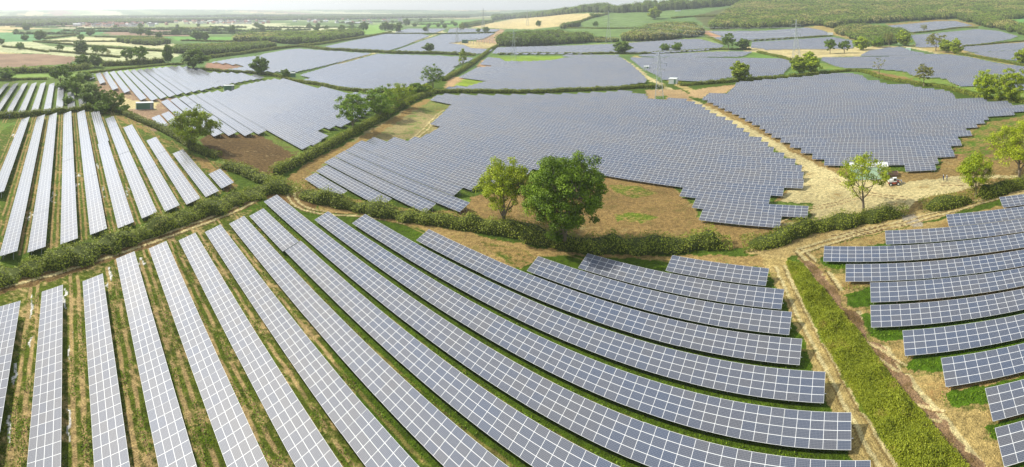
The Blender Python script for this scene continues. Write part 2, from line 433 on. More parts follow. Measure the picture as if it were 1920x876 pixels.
def smooth(pw, n=6):
    """Catmull-Rom through the points"""
    pw = [np.asarray(p, float) for p in pw]
    if len(pw) < 3: return pw
    out = []
    e = [2 * pw[0] - pw[1]] + pw + [2 * pw[-1] - pw[-2]]
    for i in range(1, len(e) - 2):
        p0, p1, p2, p3 = e[i - 1:i + 3]
        for k in range(n):
            t = k / n
            out.append(.5 * (2 * p1 + (p2 - p0) * t + (2 * p0 - 5 * p1 + 4 * p2 - p3) * t * t + (3 * p1 - p0 - 3 * p2 + p3) * t ** 3))
    return out + [pw[-1]]
def track(pts, w, b, a=OLIVE, mixv=.2, exact=False):
    pw = smooth([at(*p)[:2] for p in pts])
    P = np.array(pw)
    k = np.nonzero((X > P[:, 0].min() - w) & (X < P[:, 0].max() + w) & (Y > P[:, 1].min() - w) & (Y < P[:, 1].max() + w))[0]
    xx, yy = (X, Y) if exact else (Xj, Yj)
    k = k[seg_dist(pw, xx[k], yy[k]) < w / 2]
    setc(k, b, a, mixv)
def offset(pts, d):
    """a traced line moved sideways by d metres, back as world points"""
    pw = [np.asarray(p, float) for p in smooth([at(*p)[:2] for p in pts])]
    out = []
    for i, p in enumerate(pw):
        t = pw[min(i + 1, len(pw) - 1)] - pw[max(i - 1, 0)]; t /= np.linalg.norm(t) + 1e-9
        out.append(p + d * np.array([t[1], -t[0]]))
    return out
def ruts(pts, w, half, b=PALE, dark=BROWN):
    for s in (-half, half):
        for dd, ww, cc in ((0, w, b), (w * .6, w * .5, dark)):
            pw = offset(pts, s + dd)
            P = np.array(pw)
            k = np.nonzero((X > P[:, 0].min() - 3) & (X < P[:, 0].max() + 3) & (Y > P[:, 1].min() - 3) & (Y < P[:, 1].max() + 3))[0]
            k = k[seg_dist(pw, X[k] + .25 * (Xj[k] - X[k]), Y[k] + .25 * (Yj[k] - Y[k])) < ww / 2]
            base[k] = cc; par[k, 0] = .1

# far plain and hills
farm = PY < 150
setc(farm, GREENF, PGREEN, .35)
rng = random.Random(5)
m_far = rad > 1150
cellx, celly = np.floor(X / 260 + .7 * vnoise(X / 500, Y / 500)).astype(int), np.floor(Y / 190 + .7 * vnoise(X / 400 + 3, Y / 400)).astype(int)
hsh = ((cellx * 7349 + celly * 9151) % 17)
pal = [GREENF, GREENF, PGREEN, CREAM, GREENF, PLOUGH, PGREEN, GRASS, CREAM, GREENF, PGREEN, GREENF, YELLOW, GREENF, GRASS, PGREEN, GREENF]
for i, c in enumerate(pal):
    k = m_far & (hsh == i) & (PX < 960)
    base[k] = c
area([(-90,62),(60,60),(85,72),(60,80),(-90,82)], (.11,.26,.09), GREENF, .3)
area([(-90,80),(62,78),(95,87),(320,93),(340,100),(330,108),(240,118),(130,108),(90,101),(0,98),(-90,98)], CREAM, PGREEN, .42)
area([(80,76),(143,69),(220,70),(300,76),(330,84),(310,92),(225,86),(140,82)], YELLOW, CREAM, .5)
area([(-90,97),(0,98),(90,103),(90,101),(-90,100)], YELLOW, CREAM, .4)
area([(-90,100),(0,101),(80,101),(146,107),(128,122),(72,130),(0,134),(-90,138)], PLOUGH, BROWN, .25)
area([(110,50),(195,50),(195,53),(110,53)], CREAM, CREAM, .2)
area([(100,54),(230,54),(180,65),(90,64)], (.10,.24,.07), GREENF, .3)
area([(235,55),(330,55),(372,62),(355,68),(200,66)], PLOUGH, PLOUGH, .2)
area([(180,69),(320,70),(320,76),(230,72)], (.10,.24,.07), GREENF, .2)
area([(320,69),(440,69),(430,78),(360,78),(330,76)], (.14,.30,.05), GREENF, .2)
area([(310,58),(470,56),(650,58),(640,64),(500,63),(380,66)], PGREEN, GREENF, .5)
area([(650,52),(720,45),(722,62),(690,64),(660,60)], (.20,.34,.06), PGREEN, .3)
area([(785,42),(905,36),(930,40),(880,50),(790,51)], (.15,.29,.05), GREENF, .3)
area([(880,51),(960,36),(1050,27),(1120,24.5),(1130,25),(1085,42),(1050,49),(1000,55),(940,53.5)], YELLOW, (.58,.44,.22), .35)
area([(1050,51),(1085,44),(1130,27),(1215,22),(1262,20),(1280,19),(1260,34),(1215,40),(1190,60),(1160,78),(1120,72)], (.15,.225,.065), (.12,.19,.05), .45)
area([(1260,34),(1280,17),(1330,13),(1390,8),(1360,32),(1330,54),(1318,56),(1300,45)], (.13,.205,.065), (.10,.17,.05), .45)
area([(1300,30),(1400,5),(1500,-6),(2000,-10),(2000,40),(1920,60),(1850,48),(1792,34),(1540,48),(1332,56)], (.10,.12,.04), BROWN, .4)
area([(1893,36),(1905,32),(2000,26),(2000,52),(1920,49)], (.13,.28,.07), GREENF, .3)
area([(1660,45),(1755,37),(1795,37),(1840,48),(1700,64)], STUBBLE, PGREEN, .4)
area([(1500,52),(1545,47),(1600,66),(1625,72),(1600,76),(1540,60)], TAN, PGREEN, .4)
area([(1317,58),(1335,58),(1362,69),(1345,71),(1318,66)], (.45,.26,.14), STUBBLE, .4)
area([(940,92),(1320,70),(1335,72),(1370,96),(1400,98),(1200,103),(1000,103)], (.16,.24,.05), TAN, .4)
area([(1390,88),(1620,90),(1640,98),(1610,106),(1545,107),(1490,115),(1470,108),(1400,98)], PALE, STUBBLE, .4)
area([(1392,106),(1412,97),(1440,100),(1482,110),(1430,109)], (.14,.24,.04), LUSH, .3)
area([(1590,88),(1700,86),(1720,90),(1780,98),(1760,101),(1690,87),(1620,96),(1560,106),(1540,106)], PALE, TAN, .3)
area([(1700,84),(1800,86),(1960,74),(1960,80),(1830,88),(1815,98),(1930,123),(1900,122),(1800,103),(1760,100)], (.38,.36,.13), TAN, .5)
area([(840,52),(945,55),(935,75),(935,88),(895,92),(870,84),(905,73),(930,61)], (.42,.28,.17), STUBBLE, .4)
area([(835,79),(880,77),(935,82),(930,90),(880,90),(850,84)], STUBBLE, PALE, .5)
track([(586,136),(640,118),(700,100),(760,84),(815,65),(838,53)], 5, PALE, TAN, .2)
# solar fields, first their own ground
def kcoord(pitch, n0):
    return ((X * NV[0] + Y * NV[1]) - n0) / pitch
for key, (place, pitch, n0, pts) in FIELDS.items():
    P = np.array(pts)
    k = np.nonzero((PX > P[:, 0].min() - 2) & (PX < P[:, 0].max() + 2) & (PY > P[:, 1].min() - 2) & (PY < P[:, 1].max() + 2))[0]
    k = k[inside(list(pts), PX[k], PY[k])]
    setc(k, (.13, .19, .03), TAN, .35)
# left block ground
area([(-90,134),(120,120),(300,118),(420,134),(520,143),(600,160),(700,172),(560,300),(400,310),(300,250),(200,208),(-90,222)], (.12,.18,.03), TAN, .35)
area([(-90,141),(90,139),(180,138),(320,121),(320,124),(180,144),(90,146),(-90,149)], (.20,.30,.06), LUSH, .3)
area([(185,135),(250,170),(300,186),(330,182),(345,200),(330,225),(290,250),(240,222),(205,190),(180,170)], (.30,.20,.12), PALE, .38)
area([(196,176),(262,190),(300,190),(290,204),(240,205),(215,196)], PALE, TAN, .3)
area([(372,262),(395,252),(480,252),(530,268),(565,284),(530,312),(515,330),(500,332),(440,312),(400,292)], BROWN, (.44,.34,.17), .34)
area([(500,250),(540,262),(580,278),(550,290),(505,262)], (.13,.18,.03), BROWN, .4)
track([(20,245),(60,235),(0,226)], 8, GRASS, OLIVE, .2)
# left rows block (C)
area([(-90,222),(60,213),(190,203),(230,215),(300,252),(360,285),(410,305),(440,330),(440,352),(400,372),(340,395),(250,425),(120,462),(0,486),(-90,500)], (.085,.13,.012), (.33,.235,.09), .40, rut=.9)
area([(196,210),(240,222),(310,262),(370,296),(420,308),(432,335),(440,352),(425,362),(395,325),(340,280),(290,255),(240,232)], STUBBLE, (.12,.17,.03), .35)
area([(20,230),(45,222),(-90,300),(-90,226)], (.12,.20,.03), OLIVE, .3)
# centre left corner of G and the strip along its hedge
area([(815,180),(838,178),(850,196),(830,210),(826,240),(790,258),(740,264),(690,262),(650,285),(600,318),(570,345),(545,345),(560,325),(620,285),(690,245),(760,205)], (.31,.25,.11), (.13,.19,.04), .42)
area([(770,196),(815,181),(846,196),(828,212),(800,214)], (.17,.20,.05), STUBBLE, .4)
track([(545,352),(560,330),(620,290),(680,262),(730,232),(800,187)], 5, STUBBLE, (.13,.18,.03), .35)
ruts([(775,262),(800,240),(818,220),(835,207)], .8, 1.0, PALE, OLIVE)
# ground between G and the mid hedge, work yard, H margins
area([(545,345),(580,330),(640,368),(720,385),(800,396),(862,395),(900,372),(930,345),(1000,322),(1115,327),(1262,350),(1305,390),(1312,412),(1400,424),(1520,408),(1525,380),(1450,378),(1510,330),(1490,298),(1400,250),(1320,197),(1330,185),(1400,222),(1480,268),(1560,312),(1700,322),(1760,322),(1765,300),(1800,268),(1825,235),(1990,205),(1990,345),(1920,350),(1830,375),(1760,390),(1715,402),(1600,418),(1500,440),(1400,462),(1365,468),(1200,470),(1050,465),(950,440),(800,412),(650,388),(560,362)], STUBBLE, (.25,.20,.08), .4)
area([(885,370),(1000,335),(1115,330),(1262,354),(1300,395),(1310,415),(1395,425),(1390,445),(1350,440),(1150,425),(980,425),(880,410),(860,398)], (.25,.165,.058), (.14,.11,.032), .40)
area([(1140,345),(1200,350),(1235,362),(1190,372),(1150,360)], (.13,.16,.02), STUBBLE, .45)
area([(1150,402),(1200,398),(1235,408),(1200,418),(1155,414)], (.12,.17,.015), STUBBLE, .45)
area([(995,352),(1012,350),(1010,372),(990,368)], (.12,.17,.015), STUBBLE, .4)
area([(1462,378),(1510,330),(1500,305),(1580,330),(1700,345),(1840,335),(1830,352),(1720,375),(1700,392),(1600,402),(1520,420),(1440,425),(1470,420),(1522,408),(1524,382)], PALE, STUBBLE, .38)
area([(1845,235),(1990,200),(1990,300),(1860,300),(1790,300),(1770,290),(1800,268),(1825,250)], (.28,.17,.07), (.10,.16,.015), .45)
area([(1800,262),(1845,232),(1920,225),(1940,245),(1880,262),(1820,290),(1790,288)], (.10,.165,.015), STUBBLE, .46)
track([(1165,110),(1185,123),(1212,143),(1240,160),(1275,178),(1330,206),(1380,232),(1440,265),(1500,300),(1560,330),(1640,360)], 5, PALE, STUBBLE, .2)
track([(1190,105),(1225,127),(1262,152),(1292,168)], 6, (.46,.36,.14), OLIVE, .4)
track([(1600,350),(1680,345),(1760,338),(1840,332),(1990,330)], 3, PALE, STUBBLE, .25)
area([(1212,168),(1280,168),(1300,190),(1240,190),(1214,184)], (.36,.25,.12), GRASS, .35)
area([(1226,181),(1252,179),(1253,186),(1228,187)], LUSH, LUSH, .2)
area([(1290,170),(1378,158),(1378,162),(1362,174),(1328,177),(1315,186),(1290,180)], (.42,.29,.14), OLIVE, .25)
area([(1350,148),(1375,143),(1440,142),(1470,136),(1540,130),(1600,132),(1700,150),(1800,165),(1850,178),(1960,190),(1960,175),(1820,160),(1780,150),(1700,135),(1600,127),(1540,118),(1500,125),(1470,140),(1400,146),(1350,152)], (.16,.25,.04), STUBBLE, .4)
area([(1620,130),(1700,145),(1740,160),(1690,152),(1620,137)], STUBBLE, OLIVE, .3)
area([(840,145),(918,151),(880,162),(842,161)], (.22,.30,.03), (.45,.30,.16), .3)
area([(832,165),(842,145),(862,143),(875,145),(850,162)], (.42,.28,.14), OLIVE, .3)
area([(893,127),(905,112),(935,121),(933,124)], (.42,.26,.14), OLIVE, .35)
area([(918,106),(1058,105),(1055,109),(1035,113),(990,115),(946,115),(938,110)], (.20,.30,.03), (.42,.28,.15), .3)
area([(388,118),(421,118),(459,124),(440,128),(413,132),(385,128)], (.32,.19,.12), OLIVE, .2)
# near block (A)
NEAR = [(-90,620),(-40,560),(30,535),(120,510),(215,480),(330,440),(420,405),(490,368),(545,360),(600,385),(700,405),(800,425),(960,470),(1080,480),(1250,482),(1395,492),(1450,500),(1475,540),(1500,590),(1560,720),(1640,870),(1700,960),(1760,1090),(-90,1090)]
area(NEAR, (.065,.11,.006), (.34,.235,.085), .30, rut=.45)
area([(-90,620),(-40,560),(30,535),(330,440),(420,405),(470,390),(560,560),(700,800),(760,1090),(-90,1090)], (.085,.115,.010), (.36,.26,.11), .42, rut=1.0)
area([(-90,545),(0,520),(100,497),(215,463),(330,425),(440,385),(500,355),(560,352),(600,372),(590,398),(520,376),(490,372),(400,410),(300,455),(200,492),(100,525),(0,552),(-90,580)], (.27,.185,.07), (.14,.085,.03), .5)
ruts([(-90,562),(0,535),(100,510),(215,474),(330,435),(440,393),(500,362),(540,352)], .9, .9)
ruts([(560,352),(545,365),(560,385),(600,398),(700,405),(800,425)], .8, .9)
area([(600,372),(680,392),(800,418),(900,442),(1000,462),(1080,476),(1250,480),(1390,480),(1475,480),(1470,505),(1250,488),(1090,480),(1010,482),(960,505),(800,432),(690,402),(600,396)], (.32,.22,.08), (.12,.14,.02), .36)
area([(900,455),(990,470),(1010,490),(975,505),(930,480)], (.10,.145,.015), STUBBLE, .5)
# east edge of the near block, track strips and the verge
area([(1430,478),(1475,482),(1510,575),(1590,715),(1640,800),(1700,890),(1780,1090),(1660,1090),(1600,860),(1545,740),(1490,600),(1465,560),(1440,510)], (.40,.30,.11), (.18,.17,.03), .3)
ruts([(1462,500),(1495,570),(1545,665),(1600,765),(1660,870),(1720,980)], .7, .9, PALE, (.24,.17,.06))
area([(1474,488),(1510,575),(1583,711),(1625,780),(1690,876),(1780,1090),(1960,1090),(1816,876),(1733,776),(1683,721),(1628,648),(1558,560),(1504,495)], (.15,.20,.02), OLIVE, .4)
area([(1390,470),(1470,448),(1540,432),(1660,412),(1720,398),(1830,372),(1990,340),(1990,365),(1874,372),(1775,404),(1660,434),(1540,462),(1500,480),(1440,485)], (.44,.33,.13), STUBBLE, .4)
area([(1500,480),(1545,462),(1990,360),(1990,1090),(1960,1090),(1816,876),(1733,776),(1683,721),(1628,648),(1558,560),(1504,497)], (.38,.28,.10), (.25,.145,.05), .42)
ruts([(1500,470),(1540,505),(1580,560),(1640,640),(1700,722),(1770,805),(1840,900)], .9, .9)
track([(1512,492),(1560,550),(1632,645),(1690,722),(1745,790),(1850,920)], 2.6, (.30,.19,.10), BROWN, .45)
ruts([(1500,470),(1600,440),(1700,415),(1800,390),(1880,368),(1990,345)], .8, .9)
area([(1690,402),(1715,400),(1735,425),(1710,428)], (.36,.31,.22), BROWN, .35)
for gx, gy in ((1586,567),(1634,632),(1700,692),(1775,752),(1850,815),(1890,880),(1545,496)):
    area([(gx-14,gy-20),(gx+40,gy-32),(gx+300,gy-78),(gx+300,gy-14),(gx+60,gy+18),(gx+18,gy+18),(gx-8,gy+8)], (.16,.17,.035), (.34,.24,.09), .5)
    area([(gx-6,gy-14),(gx+40,gy-28),(gx+300,gy-72),(gx+300,gy-24),(gx+90,gy+4),(gx+50,gy+8),(gx+22,gy+10),(gx+2,gy+4)], (.065,.125,.006), (.16,.17,.03), .32)
for gx, gy in ((1625,610),(1520,575)):
    area([(gx-12,gy-14),(gx+5,gy-22),(gx+22,gy),(gx+4,gy+8)], LUSH, STUBBLE, .3)
for pts_ in ([(1500,500),(1530,545),(1570,600),(1625,668)], [(1600,640),(1640,660),(1690,690)], [(1690,760),(1740,775),(1765,780)], [(1560,445),(1640,428),(1700,418),(1740,405)], [(1640,360),(1560,385),(1500,395),(1450,420)], [(1560,335),(1620,360),(1700,372)], [(1765,345),(1830,345),(1990,342)]):
    ruts(pts_, .6, .9, (.50,.40,.19), (.20,.12,.05))
# wet hollows in the wheel ruts
for (wx, wy, dx, dy) in ((122,560,2.2,20),(60,575,3,22),(205,520,3,20),(133,650,1.6,30),(60,640,3,12),(28,700,3,22),(18,810,3,25),(133,800,2.5,30),(265,495,3,10),(143,345,2,22),(97,372,2,12),(55,405,3,8),(190,365,1.6,14),(238,360,1.6,10),(50,345,5,8),(66,275,3,8),(30,255,6,3),(183,312,2,6),(220,318,3,4),):
    area([(wx-dx,wy-dy),(wx+dx*.6,wy-dy),(wx+dx,wy),(wx+dx*.3,wy+dy),(wx-dx,wy+dy*.7)], (.62,.60,.55), TAN, .1)

# lane coordinate: counts the rows across each of the three near blocks
ROWS_A = [-11.7, -4.4, 3.2, 10.42, 17.9, 25.1, 31.95, 38.85, 45.5, 52.1, 58.85, 65.75, 72.5, 79.1, 85.75, 92.55]
ROWS_B = [47.3, 54.13, 60.57, 67.53, 74.51, 81.6, 88.62, 95.54, 103.03, 110.38, 117.59, 125.49]
ROWS_C = [-27.5, -21.0, -14.0, -8.2, -1.2, 5.6, 12.3, 18.8, 25.3, 31.8, 38.2, 44.4]
En, Nn = X * EV[0] + Y * EV[1], X * NV[0] + Y * NV[1]
def lane(ns):
    ns = [ns[0] - 7] + ns + [ns[-1] + 7]
    return np.interp(Nn, ns, np.arange(len(ns), dtype=float))
par[:, 2] = np.where(En < -100 - .28 * np.clip(Nn, 0, 60), lane(ROWS_C), np.where((En > -2 + .32 * (Nn - 47)) & (Nn > 40) & (PX > 1500), lane(ROWS_B), lane(ROWS_A)))
me = quads_mesh("ground", np.stack([X, Y, GZ.ravel()], 1), Q)
for nm, arr in (("base", base), ("alt", alt), ("par", par)):
    a = me.attributes.new(nm, 'FLOAT_COLOR', 'POINT')
    a.data.foreach_set("color", np.concatenate([arr, np.ones((len(arr), 1))], 1).astype(np.float32).ravel())
me.polygons.foreach_set("use_smooth", np.ones(len(Q), bool))

def ground_material():
    t = NT('ground', 0.95)
    b = t.n("ShaderNodeAttribute", attribute_name="base"); a = t.n("ShaderNodeAttribute", attribute_name="alt"); p = t.n("ShaderNodeAttribute", attribute_name="par")
    sp = t.n("ShaderNodeSeparateColor"); t.l(p.outputs["Color"], sp.inputs[0])
    pos = t.pos()
    n1 = t.noise(pos, .17, 5, .65); n2 = t.noise(pos, .9, 4, .65); n3 = t.noise(pos, 4.5, 3, .7)
    # wheel ruts in the lanes between rows: the blue channel counts rows, its fraction is the place within the lane
    kk = t.math('ADD', sp.outputs[2], t.math('MULTIPLY_ADD', t.noise(pos, .15, 3), .12, -.06))
    u = t.math('FRACT', kk)
    d1 = t.math('ABSOLUTE', t.math('SUBTRACT', u, .70)); d2 = t.math('ABSOLUTE', t.math('SUBTRACT', u, .885))
    rp = t.ramp(t.math('ADD', t.math('MINIMUM', d1, d2), t.math('MULTIPLY_ADD', n2, .06, -.03)), .060, .022)
    rp = t.math('MULTIPLY', rp, t.ramp(t.noise(pos, .16, 3), .33, .47))
    rp = t.math('MULTIPLY', rp, sp.outputs[1])
    s = t.math('ADD', t.math('MULTIPLY', n1, .6), t.math('MULTIPLY', n2, .4))
    s = t.math('ADD', s, t.math('MULTIPLY_ADD', sp.outputs[0], 1.0, -1.0))     # share of the second colour
    f = t.math('ADD', t.ramp(s, -.10, .04), rp, clamp=True)
    col = t.mix(f, b.outputs["Color"], a.outputs["Color"])
    v = t.math('MULTIPLY', t.ramp(n2, .3, .7, .66, 1.34), t.ramp(n3, .3, .7, .62, 1.38))
    v = t.math('MULTIPLY', v, t.ramp(t.noise(pos, .035, 5, .65), .35, .65, .84, 1.16))
    t.l(t.scale_col(col, v), t.b.inputs["Base Color"])
    h = t.math('ADD', t.math('MULTIPLY', n3, .5), n2)
    t.bump(h, 1.0, .6)
    t.b.inputs["Specular IOR Level"].default_value = .1
    return t.m
me.materials.append(ground_material())
tag(link(bpy.data.objects.new("ground", me)), kind="structure")

# ------------------------------------------------------------------ solar rows
WT, ZL, ZH, MODW = 3.83, 0.80, 2.15, 1.67
_tab = {}
def table_mesh(n):
    if n in _tab: return _tab[n]
    L = n * MODW - .02
    c, s = WT / math.hypot(WT, ZH - ZL), (ZH - ZL) / math.hypot(WT, ZH - ZL)
    dy, dz = -s * .05, c * .05
    lo, hi = (0, ZL), (WT, ZH)
    V = [(0, lo[0], lo[1]), (L, lo[0], lo[1]), (L, hi[0], hi[1]), (0, hi[0], hi[1])]
    V = V + [(x, y - dy, z - dz) for x, y, z in V]
    Qs = [(0, 1, 2, 3), (7, 6, 5, 4), (0, 4, 5, 1), (1, 5, 6, 2), (2, 6, 7, 3), (3, 7, 4, 0)]
    uv = [(0, 0), (n, 0), (n, 4), (0, 4)] + [(0, 0)] * 20
    m = quads_mesh("panel_table", V, Qs, (M['panel'], M['panel_back'], M['frame']), uv=uv, midx=[0, 1, 2, 2, 2, 2])
    _tab[n] = m
    return m
_sup = {}
def support_mesh(L):
    key = round(L)
    if key in _sup: return _sup[key]
    b = MB()
    k = max(2, int(L / 4.2))
    for i in range(k + 1):
        x = .5 + (L - 1.0) * i / k
        b.box(x - .06, x + .06, .75, .87, 0, 1.0)
        b.box(x - .06, x + .06, 2.95, 3.07, 0, 1.78)
    for y in (.45, 1.5, 2.5, 3.4):
        z = ZL + (ZH - ZL) * y / WT - .09
        b.box(.05, L - .05, y - .04, y + .04, z - .10, z)
    b.box(L - .02, L + .25, 1.2, 1.26, 1.1, 1.16)
    _sup[key] = b.mesh("support_frame", (M['steel'],))
    return _sup[key]

ORD = ["zeroth", "nearest", "second", "third", "fourth", "fifth", "sixth", "seventh", "eighth", "ninth", "tenth", "eleventh", "twelfth", "thirteenth", "fourteenth", "fifteenth", "sixteenth", "seventeenth", "eighteenth", "nineteenth"]
TENS = {2: "twent", 3: "thirt", 4: "fort", 5: "fift", 6: "sixt", 7: "sevent", 8: "eight", 9: "ninet"}
def ordinal(i):
    if i >= 100: return "hundred-and-" + ("zeroth" if i == 100 else ordinal(i - 100).replace("nearest", "first"))
    if i < 20: return ORD[i]
    t, u = divmod(i, 10)
    return TENS[t] + "ieth" if u == 0 else TENS[t] + "y-" + ["", "first"][u == 1] * (u < 2) + (ORD[u] if u > 1 else "")

rowlist = []      # (score, e0, e1, n, place, label)
rj_ = random.Random(3)
def row_score(e0, e1, n):
    x, y = xy_of((e0 + e1) / 2, n)
    es = np.linspace(e0, e1, 24)
    xx, yy = es * EV[0] + n * NV[0], es * EV[1] + n * NV[1]
    p = CX + F * np.arctan2(xx, yy); r2 = xx ** 2 + yy ** 2
    pyy = YH + F * H / np.sqrt(r2)
    vis = (p > -5) & (p < 1925) & (pyy < 885)
    return float((vis / r2).sum() * (e1 - e0) / 24)

explicit = []
# foreground block: (n of the low edge, west end e, east end e)
for i, (n, e0, e1) in enumerate([(-11.7, -86.5, -6), (-4.4, -91.9, 4), (3.2, -95.5, 12), (10.42, -103.7, 18), (17.9, -107.2, 24), (25.1, -109.7, 24), (31.95, -112.3, 20), (38.85, -115, 10), (45.5, -117.6, 3.5), (52.1, -125, 2.1),
                                 (58.85, -108.8, -1.0), (65.75, -102.4, -4.0), (72.5, -86.3, -7.2), (79.1, -60.3, -10.3), (85.75, -52.5, -12.6), (92.55, -36.4, -16.3)]):
    lab = "row of solar panels in the foreground block, %s counted from its western side" % ordinal(i + 1).replace("nearest", "first")
    explicit.append((e0, e1, n, "foreground block", lab))
for i, (n, e0) in enumerate([(47.3, 18), (54.13, 16.8), (60.57, 17.3), (67.53, 12.6), (74.51, 7.7), (81.6, 2.9), (88.62, 3.1), (95.54, -1.5), (103.03, -6.2), (110.38, 7.2), (117.59, 22.7), (125.49, 38.7)]):
    lab = "row of solar panels east of the overgrown verge, %s from its near end" % ordinal(i + 1)
    explicit.append((e0, 100, n, "block east of the verge", lab))
for i, (n, e0, e1) in enumerate([(-27.5, -196, -130), (-21.0, -237, -139), (-14.0, -243, -104), (-8.2, -247, -107.5), (-1.2, -251, -111.5), (5.6, -253.9, -115.2), (12.3, -253.5, -118.5), (18.8, -238.3, -122.3), (25.3, -219.8, -126.3), (31.8, -196.4, -130.4), (38.2, -176.8, -134.1), (44.4, -151.9, -138)]):
    lab = "long row of pale reflecting panels behind the thick scrub hedge, %s from the left edge" % ordinal(i + 1).replace("nearest", "first")
    explicit.append((e0, e1, n, "left block", lab))
for n, e0, e1, w in ((41.0, -238.0, -215.8, "nearest the oak"), (47.2, -245.3, -215.5, "second nearest the oak")):
    explicit.append((e0, e1, n, "field behind the single oak", "short bright panel row %s, behind the clipped hedge" % w))
for r in explicit:
    rowlist.append((row_score(*r[:3]), *r))
cnt = {}
for key, (place, pitch, n0, pts) in FIELDS.items():
    poly = [en_of(x, y, 1.5) for x, y in pts]
    ns = [p[1] for p in poly]
    k0, k1 = math.floor((min(ns) - n0) / pitch), math.ceil((max(ns) - n0) / pitch)
    for k in range(k0, k1 + 1):
        n = n0 + k * pitch
        nc_ = n + 1.9
        xs = sorted(a[0] + (b[0] - a[0]) * (nc_ - a[1]) / (b[1] - a[1]) for a, b in zip(poly, poly[1:] + poly[:1]) if (a[1] > nc_) != (b[1] > nc_))
        for e0, e1 in zip(xs[::2], xs[1::2]):
            if e1 - e0 < 5: continue
            cnt[place] = cnt.get(place, 0) + 1
            rowlist.append((row_score(e0, e1, n), e0, e1, n, place, None))
num = {}
for r in sorted([r for r in rowlist if r[5] is None], key=lambda r: (r[3], r[1])):
    num.setdefault(r[4], []).append(r)
final = [r for r in rowlist if r[5]]
for place, rs in num.items():
    for i, r in enumerate(rs):
        final.append((*r[:5], "panel row in the %s, %s from its south side" % (place, ordinal(i + 1))))
final.sort(key=lambda r: -r[0])
final = [r for r in final if r[0] > 0 or r[4] in ("foreground block", "block east of the verge")]
things, rest = final[:300], final[300:]
print("rows", len(final), "rest", len(rest))

def add_row(r):
    _s, e0, e1, n, place, lab = r
    cols = max(2, round((e1 - e0) / MODW))
    x0, y0 = xy_of(e0, n)
    z0 = gz(x0, y0)
    xm, ym = xy_of((e0 + e1) / 2, n + 2)
    r_m = min(math.hypot(*xy_of(e, n)) for e in (e0, (e0 + e1) / 2, e1))
    hill = max(abs(gz(*xy_of(e, n)) - z0) for e in (e0, (e0 + e1) / 2, e1)) > .5
    root = empty("solar_panel_row", (x0, y0, z0), -N0, label=lab, cat="solar panels", group="rows of panels in the " + place)
    k = 0
    step = 12
    while k < cols:
        c = min(step, cols - k)
        if cols - k - c < 4: c = cols - k
        o = bpy.data.objects.new("panel_table", table_mesh(c))
        link(o, root)
        a, b = xy_of(e0 + k * MODW, n), xy_of(e0 + (k + c) * MODW, n)
        za, zb = (gz(*a), gz(*b)) if hill else (z0, z0)
        off = 0.0
        if place == "foreground block" and abs(n - 45.5) < .1 and k < 12: off = -.45
        if place == "left block" and abs(n - 12.3) < .1 and k < 36: off = .5
        o.location = (k * MODW, off, za - z0 + rj_.uniform(-.015, .03))
        o.rotation_euler = (math.radians(rj_.gauss(0, .22)), math.radians(rj_.gauss(0, .05)) - math.atan2(zb - za, c * MODW), 0)
        k += c
    s = bpy.data.objects.new("support_frame", support_mesh(cols * MODW))
    link(s, root)
    if hill:
        xe, ye = xy_of(e0 + cols * MODW, n)
        s.rotation_euler = (0, -math.atan2(gz(xe, ye) - z0, cols * MODW), 0)
for r in things: add_row(r)
# the farthest rows, beyond the three hundred that show largest
VV, QQ, UU, MM = [], [], [], []
for (_s, e0, e1, n, place, lab) in rest:
    cols = max(2, round((e1 - e0) / MODW)); k = 0
    while k < cols:
        c = min(12, cols - k)
        ea, eb = e0 + k * MODW, e0 + (k + c) * MODW
        P4 = []
        for (e, dn, dz) in ((ea, 0, ZL), (eb, 0, ZL), (eb, WT, ZH), (ea, WT, ZH)):
            x, y = xy_of(e, n + dn); P4.append((x, y, gz(*xy_of(e, n)) + dz))
        b0 = len(VV) * 8
        VV.append(P4 + [(x, y, z - .06) for x, y, z in P4])
        QQ += [[b0 + i for i in q] for q in ((0, 1, 2, 3), (7, 6, 5, 4), (0, 4, 5, 1), (1, 5, 6, 2), (2, 6, 7, 3), (3, 7, 4, 0))]
        UU += [(0, 0), (c, 0), (c, 4), (0, 4)] + [(0, 0)] * 20
        MM += [0, 1, 2, 2, 2, 2]
        k += c
if VV:
    mm = quads_mesh("distant_solar_panels", np.concatenate([np.array(v) for v in VV]), QQ, (M['panel'], M['panel_back'], M['frame']), uv=UU, midx=MM)
    tag(link(bpy.data.objects.new("distant_solar_panels", mm)), "far solar panels running together into pale grey-blue sheets across the hillside fields", "solar panels", kind="stuff")

# ------------------------------------------------------------------ foliage
def leaf_quads(C, size, rs, up=.5, aspect=.75, out=None):
    """one small quad at every centre in C, turned at random but mostly facing outwards and up"""
    n = len(C)
    nrm = rs.normal(size=(n, 3)) * .6
    if out is not None: nrm += out * .9
    nrm[:, 2] = np.where(rs.rand(n) < .8, np.abs(nrm[:, 2]), nrm[:, 2]) + up
    nrm /= np.linalg.norm(nrm, axis=1)[:, None]
    t = rs.normal(size=(n, 3)); t -= nrm * (t * nrm).sum(1)[:, None]; t /= np.linalg.norm(t, axis=1)[:, None]
    b = np.cross(nrm, t)
    sz = (size * rs.uniform(.6, 1.35, n))[:, None] * .5
    t, b = t * sz, b * sz * aspect
    V = np.stack([C - t - b * .4, C + t * .2 - b, C + t + b * .5, C - t * .3 + b], 1).reshape(-1, 3)
    Qs = np.arange(4 * n).reshape(n, 4)
    return V, Qs

